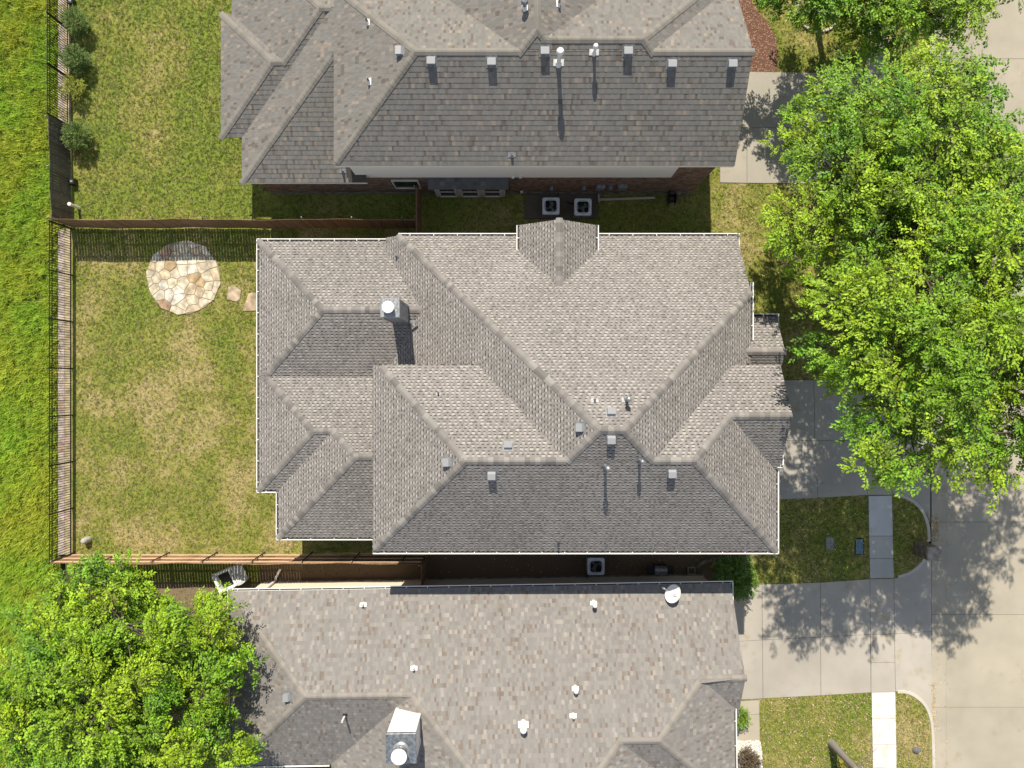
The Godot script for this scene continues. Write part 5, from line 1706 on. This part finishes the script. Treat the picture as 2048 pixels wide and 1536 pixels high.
	for k in 2:
		var a := survey(pads[k][0], pads[k][1]); var b := survey(pads[k][2], pads[k][3])
		var mb := MB.new()
		var ctr := (a + b) / 2
		mb.cbox(Transform3D(Basis(), Vector3(0, 0.03, 0)), Vector3(b.x - a.x + 0.6 * (1 - k), 0.12, b.z - a.z + 0.1), 0.015, Color(0.15, 0.13, 0.105))
		var o := part("equipment_pad", mb, M.concrete, self, ctr)
		tag(o, ["wide concrete pad carrying two air conditioners by the brick wall", "single concrete pad under the air conditioner near the grill"][k], "pad")
	condenser("air conditioner beside the brick wall, the one nearer the window bay", survey(1102, 412, 0.9) * Vector3(1, 0, 1) + Vector3(0, 0.09, 0), 0.0, true)
	condenser("air conditioner beside the brick wall, the one nearer the meter boxes", survey(1166, 414, 0.9) * Vector3(1, 0, 1) + Vector3(0, 0.09, 0), PI / 2, true)
	condenser("air conditioner in the shady soil strip near the barbecue grill", survey(1192, 1133, 0.9) * Vector3(1, 0, 1) + Vector3(0, 0.09, 0), PI, false)
	# drain pipe lying by the wall
	var dp := thing("drain_pipe", survey(1198, 400), "long off-white pipe lying on the ground by the brick wall", "pipe")
	var dm := MB.new()
	dm.tube([Vector3(0, 0.08, 0), Vector3(2.85, 0.08, -0.1)], [0.07, 0.07], 12)
	part("pipe", dm, mat(lin(0.45, 0.43, 0.36), 0.6), dp)
	var df := MB.new()
	df.abox(-0.08, 0.0, 0.0, 0.3, -0.22, 0.2)
	part("splash_block", df, mat(lin(0.38, 0.36, 0.31), 0.9), dp)
	var hr := thing("hose_reel", survey(1341, 400), "dark hose reel cart at the end of the brick wall", "hose reel")
	var hm := MB.new()
	hm.lathe(Transform3D(Basis(Vector3.BACK, PI / 2), Vector3(0.18, 0.32, 0)), [Vector2(0.0, 0.0), Vector2(0.27, 0.0), Vector2(0.27, 0.02), Vector2(0.16, 0.03), Vector2(0.2, 0.17), Vector2(0.16, 0.31), Vector2(0.27, 0.32), Vector2(0.27, 0.34), Vector2(0.0, 0.34)], 18)
	part("reel", hm, M.black, hr)
	var hf := MB.new()
	for x in [-0.2, 0.22]:
		hf.tube([Vector3(x, 0.02, -0.25), Vector3(x, 0.7, -0.3), Vector3(x, 0.75, -0.15)], [0.018, 0.018, 0.018], 6)
		hf.tube([Vector3(x, 0.03, -0.25), Vector3(x, 0.03, 0.3)], [0.018, 0.018], 6)
	part("frame", hf, M.dark, hr)
	var hh := MB.new(); hh.abox(0.16, 0.36, 0.55, 0.7, -0.3, -0.12)
	part("tap_box", hh, M.galv, hr)
	# barbecue grill
	var gp := survey(1323, 1143, 1.1) * Vector3(1, 0, 1)
	var gr := thing("barbecue_grill", gp, "black barbecue grill with a steel hood in the shady side yard", "grill")
	var gb := MB.new(); gb.cbox(Transform3D(Basis(), Vector3(0, 0.68, 0)), Vector3(0.64, 0.34, 0.46), 0.02)
	part("firebox", gb, M.black, gr)
	var lid := MB.new()
	for k in 10:
		var a := PI * k / 10.0; var b := PI * (k + 1) / 10.0
		var A := Vector2(cos(a) * 0.23, sin(a) * 0.2); var Bv := Vector2(cos(b) * 0.23, sin(b) * 0.2)
		lid.quad(Vector3(-0.31, 0.86 + A.y, A.x), Vector3(0.31, 0.86 + A.y, A.x), Vector3(0.31, 0.86 + Bv.y, Bv.x), Vector3(-0.31, 0.86 + Bv.y, Bv.x))
		for sx in [-0.31, 0.31]:
			lid.tri(Vector3(sx, 0.86, 0), Vector3(sx, 0.86 + A.y, A.x), Vector3(sx, 0.86 + Bv.y, Bv.x))
	part("hood", lid, mat(lin(0.42, 0.43, 0.47), 0.3, tex["blotch"], 1.0, 0.6), gr)
	for sx in [-1, 1]:
		var sh := MB.new(); sh.cbox(Transform3D(Basis(), Vector3(sx * 0.5, 0.83, 0)), Vector3(0.34, 0.04, 0.44), 0.01)
		part("side_shelf", sh, M.black, gr)
		for sz in [-1, 1]:
			var lg := MB.new(); lg.tube([Vector3(sx * 0.28, -0.05, sz * 0.2), Vector3(sx * 0.28, 0.55, sz * 0.19)], [0.018, 0.018], 6)
			part("leg", lg, M.dark, gr)
		var wh := MB.new(); wh.lathe(Transform3D(Basis(Vector3.BACK, PI / 2), Vector3(sx * 0.31, 0.09, 0.2)), [Vector2(0, -0.02), Vector2(0.09, -0.02), Vector2(0.09, 0.02), Vector2(0, 0.02)], 14)
		part("wheel", wh, M.black, gr)
	# curved stone edging round the corner bed
	var ed := thing("stone_edging", survey(1440, 1132), "curved row of edging stones round the shady corner bed", "edging")
	var ec := survey(1440, 1132)
	for k in 16:
		var f := k / 15.0
		var an := PI + PI * 0.06 + f * PI * 0.9
		var p := Vector3(cos(an) * 1.15, 0.02, sin(an) * 0.45 + 0.1)
		var tn := Vector3(-sin(an) * 1.15, 0, cos(an) * 0.45).normalized()
		var mb := MB.new()
		mb.cbox(Transform3D(Basis(tn, Vector3.UP, tn.cross(Vector3.UP)), Vector3.ZERO), Vector3(0.17, 0.12, 0.16), 0.03, Color(0.34, 0.28, 0.20) * (0.85 + 0.3 * hash2(k, 2, 2)))
		part("stone", mb, M.stone, ed, p)
	var bx := thing("drain_box", survey(1382, 1141), "small open drain box beside the stone edging", "drain")
	var bxm := MB.new()
	bxm.abox(-0.2, 0.2, -0.05, 0.12, -0.2, -0.15); bxm.abox(-0.2, 0.2, -0.05, 0.12, 0.15, 0.2); bxm.abox(-0.2, -0.15, -0.05, 0.12, -0.15, 0.15); bxm.abox(0.15, 0.2, -0.05, 0.12, -0.15, 0.15)
	part("frame", bxm, mat(lin(0.30, 0.27, 0.22), 0.9), bx)
	var bxp := MB.new(); bxp.tube([Vector3(0, 0.1, 0.28), Vector3(0.02, 0.14, 0.4), Vector3(0.12, 0.3, 0.55)], [0.05, 0.05, 0.05], 8)
	part("pipe", bxp, M.white, bx)
	# white cart beside the cedar fence
	var ct := thing("garden_cart", survey(462, 1156, 0.4) * Vector3(1, 0, 1), "white plastic cart with open bed and ribbed hood behind the cedar fence", "cart")
	ct.rotation.y = 0.42
	var cw: Material = M.white
	var bedm := MB.new()
	var bx0 := -0.82; var bx1 := 0.2; var bz := 0.5
	bedm.abox(bx0, bx1, 0.1, 0.16, -bz, bz)
	bedm.cbox(Transform3D(Basis(), Vector3((bx0 + bx1) / 2, 0.33, -bz + 0.05)), Vector3(bx1 - bx0, 0.36, 0.1), 0.02)
	bedm.cbox(Transform3D(Basis(), Vector3((bx0 + bx1) / 2, 0.33, bz - 0.07)), Vector3(bx1 - bx0, 0.36, 0.14), 0.02)
	bedm.cbox(Transform3D(Basis(), Vector3(bx0 + 0.08, 0.328, 0)), Vector3(0.16, 0.36, bz * 2 - 0.1), 0.02)
	bedm.cbox(Transform3D(Basis(), Vector3(bx1 - 0.05, 0.35, 0)), Vector3(0.14, 0.42, bz * 2 - 0.06), 0.03)
	part("bed", bedm, cw, ct)
	var bf := MB.new(); bf.abox(bx0 + 0.16, bx1 - 0.12, 0.165, 0.19, -bz + 0.1, bz - 0.14)
	part("bed_floor", bf, M.dark, ct)
	var bd := MB.new(); bd.abox(-0.05, -0.03, 0.19, 0.3, -bz + 0.1, bz - 0.14)
	part("divider", bd, M.vent, ct)
	for k in 6:
		var rb := MB.new(); rb.cbox(Transform3D(Basis(), Vector3(bx0 + 0.12 + k * 0.16, 0.4, -bz - 0.02)), Vector3(0.07, 0.3, 0.06), 0.015)
		part("rib", rb, cw, ct)
	var hd := MB.new()
	var prof := []
	for k in 9:
		var f := k / 8.0
		prof.append(Vector2(0.28 + 0.5 * f, 0.62 - 0.25 * f * f))
	for k in 8:
		var a: Vector2 = prof[k]; var b: Vector2 = prof[k + 1]
		var za := 0.5 * sqrt(1.0 - pow(k / 9.5, 3)); var zb := 0.5 * sqrt(1.0 - pow((k + 1) / 9.5, 3))
		hd.quad(Vector3(a.x, a.y, za), Vector3(b.x, b.y, zb), Vector3(b.x, b.y, -zb), Vector3(a.x, a.y, -za))
		hd.quad(Vector3(a.x, 0.1, za), Vector3(b.x, 0.1, zb), Vector3(b.x, b.y, zb), Vector3(a.x, a.y, za))
		hd.quad(Vector3(b.x, 0.1, -zb), Vector3(a.x, 0.1, -za), Vector3(a.x, a.y, -za), Vector3(b.x, b.y, -zb))
	part("hood", hd, mat(lin(0.48, 0.51, 0.54), 0.5), ct)
	for k in 3:
		var rb := MB.new()
		var x := 0.34 + k * 0.16
		var y := 0.63 - 0.25 * pow((x - 0.28) / 0.5, 2)
		var zw := 0.46 - 0.06 * k
		rb.box(Transform3D(Basis(), Vector3(x, y + 0.015, 0)), Vector3(0.03, 0.04, zw * 2))
		part("rib", rb, cw, ct)
	for sx in [-0.55, 0.45]:
		for sz in [-1, 1]:
			var wh := MB.new(); wh.lathe(Transform3D(Basis(Vector3.RIGHT, PI / 2), Vector3(sx, 0.12, sz * 0.42)), [Vector2(0, -0.05), Vector2(0.13, -0.05), Vector2(0.13, 0.05), Vector2(0, 0.05)], 14)
			part("wheel", wh, M.black, ct)
	var gl := thing("garden_light", survey(436, 1206), "black ball garden light on a short stake near the cart", "light")
	var glm := MB.new(); glm.tube([Vector3(0, -0.1, 0), Vector3(0, 0.4, 0)], [0.02, 0.02], 8)
	part("stake", glm, M.dark, gl)
	var glb := MB.new(); glb.lathe(Transform3D(Basis(), Vector3(0, 0.4, 0)), [Vector2(0, -0.02), Vector2(0.08, 0.0), Vector2(0.11, 0.09), Vector2(0.08, 0.18), Vector2(0, 0.2)], 14)
	part("globe", glb, M.black, gl)
	# satellite dish
	var dr := survey(1340, 1185, 3.4)
	var dy := roof_h(south_bodies, Vector2(dr.x, dr.z))
	var sd := thing("satellite_dish", Vector3(dr.x, dy - 0.02, dr.z), "white oval satellite dish near the roof corner of the single-storey house", "satellite dish")
	var mast := MB.new(); mast.tube([Vector3(0.05, -0.03, 0.15), Vector3(0.1, 0.35, 0.1), Vector3(0.1, 0.45, 0.0)], [0.025, 0.025, 0.025], 8)
	part("mast", mast, M.galv, sd)
	var dish := MB.new()
	var nd := Vector3(-0.66, 0.62, -0.42).normalized()
	var dx := Vector3.UP.cross(nd).normalized(); var dz := nd.cross(dx).normalized()
	var dt := Transform3D(Basis(dx * 1.2, nd, dz * 1.1), Vector3(0.12, 0.5, 0.0))
	for r in [0.0, 0.09, 0.18, 0.27, 0.36]:
		if r == 0.0: continue
		var r0: float = r - 0.09
		for k in 28:
			var a := TAU * k / 28.0; var b := TAU * (k + 1) / 28.0
			dish.quad(dt * Vector3(cos(a) * r0, r0 * r0 * 0.7, sin(a) * r0), dt * Vector3(cos(b) * r0, r0 * r0 * 0.7, sin(b) * r0), dt * Vector3(cos(b) * r, r * r * 0.7, sin(b) * r), dt * Vector3(cos(a) * r, r * r * 0.7, sin(a) * r))
	part("reflector", dish, M.white, sd)
	var mark := MB.new()
	for q in [[[-0.07, 0.02], [-0.07, 0.10], [-0.02, 0.10], [-0.02, 0.02]], [[0.02, 0.02], [0.02, 0.1], [0.07, 0.1], [0.07, 0.02], [0.02, 0.02]]]:
		for i in q.size() - 1:
			var a3 := dt * Vector3(q[i][0], 0.02, q[i][1]); var b3 := dt * Vector3(q[i + 1][0], 0.02, q[i + 1][1])
			mark.tube([a3, b3], [0.006, 0.006], 4)
	part("mark", mark, M.vent, sd)
	var arm := MB.new(); arm.tube([dt * Vector3(0.0, 0.05, 0.2), Vector3(-0.36, 0.42, -0.26)], [0.015, 0.012], 6)
	part("feed_arm", arm, M.galv, sd)
	var lnb := MB.new(); lnb.lathe(Transform3D(Basis(Vector3.BACK, -0.7), Vector3(-0.37, 0.42, -0.27)), [Vector2(0, -0.04), Vector2(0.04, -0.03), Vector2(0.06, 0.06), Vector2(0.045, 0.11), Vector2(0, 0.12)], 12)
	part("receiver", lnb, M.white, sd)
	# brick mailbox pillar by the kerb
	var mp := thing("mailbox_pillar", Vector3(20.92, 0, 8.42), "brick mailbox pillar with pale stone cap on the kerb verge", "mailbox")
	var core := MB.new(); core.abox(-0.29, 0.29, -0.15, 1.1, -0.28, 0.28)
	part("core", core, M.mortar, mp)
	var bmesh := []
	for k in 4:
		var q: float = [0.85, 1.0, 1.15, 0.95][k]
		bmesh.append(mat(lin([0.30, 0.33, 0.36, 0.25][k] * q, [0.235, 0.265, 0.30, 0.19][k] * q, [0.17, 0.20, 0.23, 0.14][k] * q), 0.9, tex["grain"], 1.4))
	var bmb := MB.new(); bmb.box(Transform3D(), Vector3(0.195, 0.062, 0.05))
	var bm2 := bmb.mesh()
	for c in 15:
		var y := 0.03 + c * 0.073
		for s in 4:
			for k in 3:
				if s == 0 and c > 8 and c < 14 and k == 1: continue
				var o := MeshInstance3D.new(); o.name = "brick"; o.mesh = bm2
				o.material_override = bmesh[int(hash2(c, s * 3 + k, 6) * 3.999)]
				mp.add_child(o, true)
				var along := (k - 1) * 0.205 + (0.05 if c % 2 else -0.05) * (1 if k < 2 else 0)
				var bb := Basis(Vector3.UP, PI / 2 * s + PI / 2)
				o.transform = Transform3D(bb, bb * Vector3(along, y, 0.29))
	var capm := MB.new(); capm.cbox(Transform3D(Basis(), Vector3(0, 1.15, 0)), Vector3(0.69, 0.09, 0.68), 0.02, Color(0.42, 0.37, 0.32))
	part("cap", capm, M.stone, mp)
	var md := MB.new(); md.cbox(Transform3D(Basis(Vector3.BACK, -PI / 2), Vector3(0.31, 0.86, 0)), Vector3(0.3, 0.04, 0.2), 0.01)
	part("mailbox_door", md, M.black, mp)
	# utility covers in lawn and paving
	cover_box("meter_cover", "blue-lidded meter box in the shaded front lawn", survey(1719, 1093), 0.46, 0.84, lin(0.14, 0.27, 0.36), lin(0.02, 0.02, 0.02))
	cover_box("meter_cover", "grey concrete meter box in the shaded front lawn", survey(1660, 1087), 0.42, 0.68, lin(0.30, 0.31, 0.31), lin(0.22, 0.2, 0.16))
	for q in [[1720, 866, 0.1, 0.004, "small round black cleanout cap in the shaded driveway", lin(0.02, 0.02, 0.02)], [1836, 103, 0.17, 0.02, "round blue-grey water cover by the street kerb near the white stone ring", lin(0.30, 0.33, 0.37)]]:
		var o3 := survey(q[0], q[1])
		var mb := MB.new()
		mb.lathe(Transform3D(), [Vector2(q[2] + 0.02, -0.03), Vector2(q[2] + 0.02, 0.0), Vector2(q[2], 0.006), Vector2(q[2] * 0.8, 0.002), Vector2(0, 0.004)], 22)
		var o := part("round_cover", mb, mat(q[5], 0.6, tex["blotch"], 1.5), self, Vector3(o3.x, apron(Vector2(o3.x, o3.z)) + q[3], o3.z))
		tag(o, q[4], "cover")
	# chalk drawing and word on the driveway
	var ck := MB.new()
	var cpx := func(a: Array) -> Array:
		var out := []
		for q in a:
			var s := survey(1630 + q[0] / 25.6, 780 + q[1] / 25.6)
			out.append(Vector2(s.x, s.z))
		return out
	var circle := []
	for k in 25: circle.append([1085 + cos(TAU * k / 24) * 205, 930 + sin(TAU * k / 24) * 235])
	for line in [circle, [[890, 985], [1275, 990]], [[1165, 770], [1110, 930], [985, 1165]], [[1035, 760], [1110, 840]], [[985, 1165], [900, 1060]],
		[[855, 560], [850, 680], [875, 720], [915, 690], [950, 580]], [[875, 720], [905, 800], [850, 830], [800, 800], [820, 740], [875, 720]],
		[[800, 540], [795, 640], [740, 685], [695, 640], [705, 560], [770, 530], [800, 540]], [[680, 560], [640, 640], [530, 620], [525, 520]], [[610, 600], [650, 700], [680, 780]], [[620, 540], [640, 520]],
		[[1160, 1190], [1230, 1370]]]:
		ribbon(ck, cpx.call(line), 0.016, 0.006)
	var cm := mat(lin(0.85, 0.87, 0.86), 0.95, tex["grain"], 2.2)
	var co := part("chalk_drawing", ck, cm, self)
	tag(co, "white chalk circle and word drawn on the shaded driveway", "chalk drawing")
	# white stones round the upper street tree
	var ring := thing("stone_ring", survey(1622, 32), "ring of white edging blocks round a street tree by red mulch", "edging")
	var rc := survey(1638, 20)
	for k in 17:
		var an := PI * 0.25 + k * PI * 1.1 / 16.0
		var p := Vector3(cos(an) * 1.12, 0.03, sin(an) * 1.12) + (rc - survey(1622, 32))
		var mb := MB.new()
		mb.cbox(Transform3D(Basis(Vector3.UP, -an + PI / 2), Vector3.ZERO), Vector3(0.2, 0.12, 0.11), 0.015, Color(0.62, 0.58, 0.52) * (0.9 + 0.2 * hash2(k, 4, 4)))
		part("block", mb, M.stone, ring, p)
	# red mulch bed
	var mpoly := poly_px([[1478, -40], [1502, -40], [1503, 0], [1512, 20], [1535, 42], [1550, 70], [1557, 105], [1554, 146], [1478, 143]])
	hard_polys.append(mpoly)
	var mbm := MB.new()
	mbm.prism(mpoly, func(_p: Vector2) -> float: return -0.005, 0.05)
	setting("mulch_bed", mbm, mat(lin(0.20, 0.10, 0.065), 1.0, tex["grain"], 0.9))
	var chip := MB.new(); chip.box(Transform3D(), Vector3(0.075, 0.012, 0.02))
	var mx := []; var mc := []
	for i in 2600:
		var p := Vector2(rng.randf_range(11.0, 13.9), rng.randf_range(-21.0, -15.8))
		if not Geometry2D.is_point_in_polygon(p, mpoly): continue
		mx.append(Transform3D(Basis.from_euler(Vector3(rng.randf_range(-0.4, 0.4), rng.randf() * TAU, rng.randf_range(-0.4, 0.4))), Vector3(p.x, 0.006, p.y)))
		mc.append(Color(0.36, 0.17, 0.11).lerp(Color(0.46, 0.31, 0.22), rng.randf()) * rng.randf_range(0.6, 1.15))
	scatter("mulch", "red wood chips in the bed beside the two-storey house", "mulch", chip.mesh(), M.litter, mx, mc)
	# white gravel bed beside the garden path
	var gpoly := poly_px([[1462, 1482], [1520, 1481], [1524, 1505], [1527, 1620], [1462, 1620]])
	hard_polys.append(gpoly)
	var gbm := MB.new()
	gbm.prism(gpoly, func(_p: Vector2) -> float: return -0.008, 0.05)
	setting("gravel_bed", gbm, mat(lin(0.50, 0.47, 0.42), 1.0, tex["grain"], 0.9))
	var peb := MB.new(); peb.lathe(Transform3D(), [Vector2(0, -0.014), Vector2(0.022, -0.004), Vector2(0.02, 0.01), Vector2(0, 0.018)], 6)
	mx = []; mc = []
	for i in 5200:
		var p := Vector2(rng.randf_range(11.2, 12.95), rng.randf_range(18.2, 20.6))
		if not Geometry2D.is_point_in_polygon(p, gpoly): continue
		mx.append(Transform3D(Basis.from_euler(Vector3(rng.randf() * 3, rng.randf() * TAU, 0)).scaled(Vector3.ONE * rng.randf_range(0.7, 1.6)), Vector3(p.x, 0.004, p.y)))
		mc.append(Color(0.74, 0.72, 0.67) * rng.randf_range(0.7, 1.08))
	scatter("gravel", "white gravel round the brown dried bush", "gravel", peb.mesh(), M.litter, mx, mc)
	# grey rock on the verge
	var rk := thing("verge_rock", survey(1833, 1500), "small grey rock lying on the dry kerb verge", "rock")
	var rm := MB.new(); rm.lathe(Transform3D(Basis(Vector3.UP, 0.5).scaled(Vector3(1.1, 1, 0.8)), Vector3.ZERO), [Vector2(0.18, -0.06), Vector2(0.2, 0.03), Vector2(0.13, 0.11), Vector2(0, 0.14)], 9)
	part("rock", rm, mat(lin(0.20, 0.20, 0.21), 0.95, tex["blotch"], 1.5), rk)

# ------------------------------------------------------------------ build
func _ready() -> void:
	var cam := Camera3D.new()
	cam.name = "camera"
	add_child(cam)
	cam.position = Vector3(0, CAM_H, 0)
	cam.rotation = Vector3(-PI / 2, 0, 0)
	cam.fov = rad_to_deg(2.0 * atan(768.0 / FOCAL))
	cam.near = 0.1
	cam.far = 600.0
	cam.current = true
	var we := WorldEnvironment.new()
	we.name = "environment"
	var env := Environment.new()
	env.background_mode = Environment.BG_SKY
	var sky := Sky.new()
	var sm := ProceduralSkyMaterial.new()
	sm.sky_top_color = Color(0.49, 0.53, 0.59)
	sm.sky_horizon_color = Color(0.80, 0.81, 0.82)
	sm.sky_curve = 0.14
	sm.ground_bottom_color = Color(0.28, 0.27, 0.22)
	sm.ground_horizon_color = Color(0.60, 0.66, 0.70)
	sm.energy_multiplier = 1.1
	sky.sky_material = sm
	env.sky = sky
	env.ambient_light_source = Environment.AMBIENT_SOURCE_SKY
	env.tonemap_mode = Environment.TONE_MAPPER_LINEAR
	env.tonemap_exposure = 1.5
	env.sdfgi_enabled = true
	env.ssao_enabled = true
	env.ssil_enabled = true
	we.environment = env
	add_child(we)
	var sun := DirectionalLight3D.new()
	sun.name = "sun"
	sun.light_energy = 1.5
	sun.light_color = Color(1.0, 0.96, 0.89)
	sun.light_angular_distance = 0.53
	sun.shadow_enabled = true
	add_child(sun)
	sun.look_at_from_position(Vector3(-SUN_DX, 1.0, -SUN_DZ) * 50.0, Vector3.ZERO, Vector3.UP)

	patch_noise = FastNoiseLite.new(); patch_noise.seed = 3; patch_noise.frequency = 0.12; patch_noise.fractal_octaves = 3
	make_materials()
	var ub := MB.new()
	ub.box(Transform3D(), Vector3.ONE)
	unit_box = ub.mesh()
	ground()
	paving()
	center_house()
	north_house()
	south_house()
	fences()
	yard_things()
	planting()
	grass()
	print("nodes built")
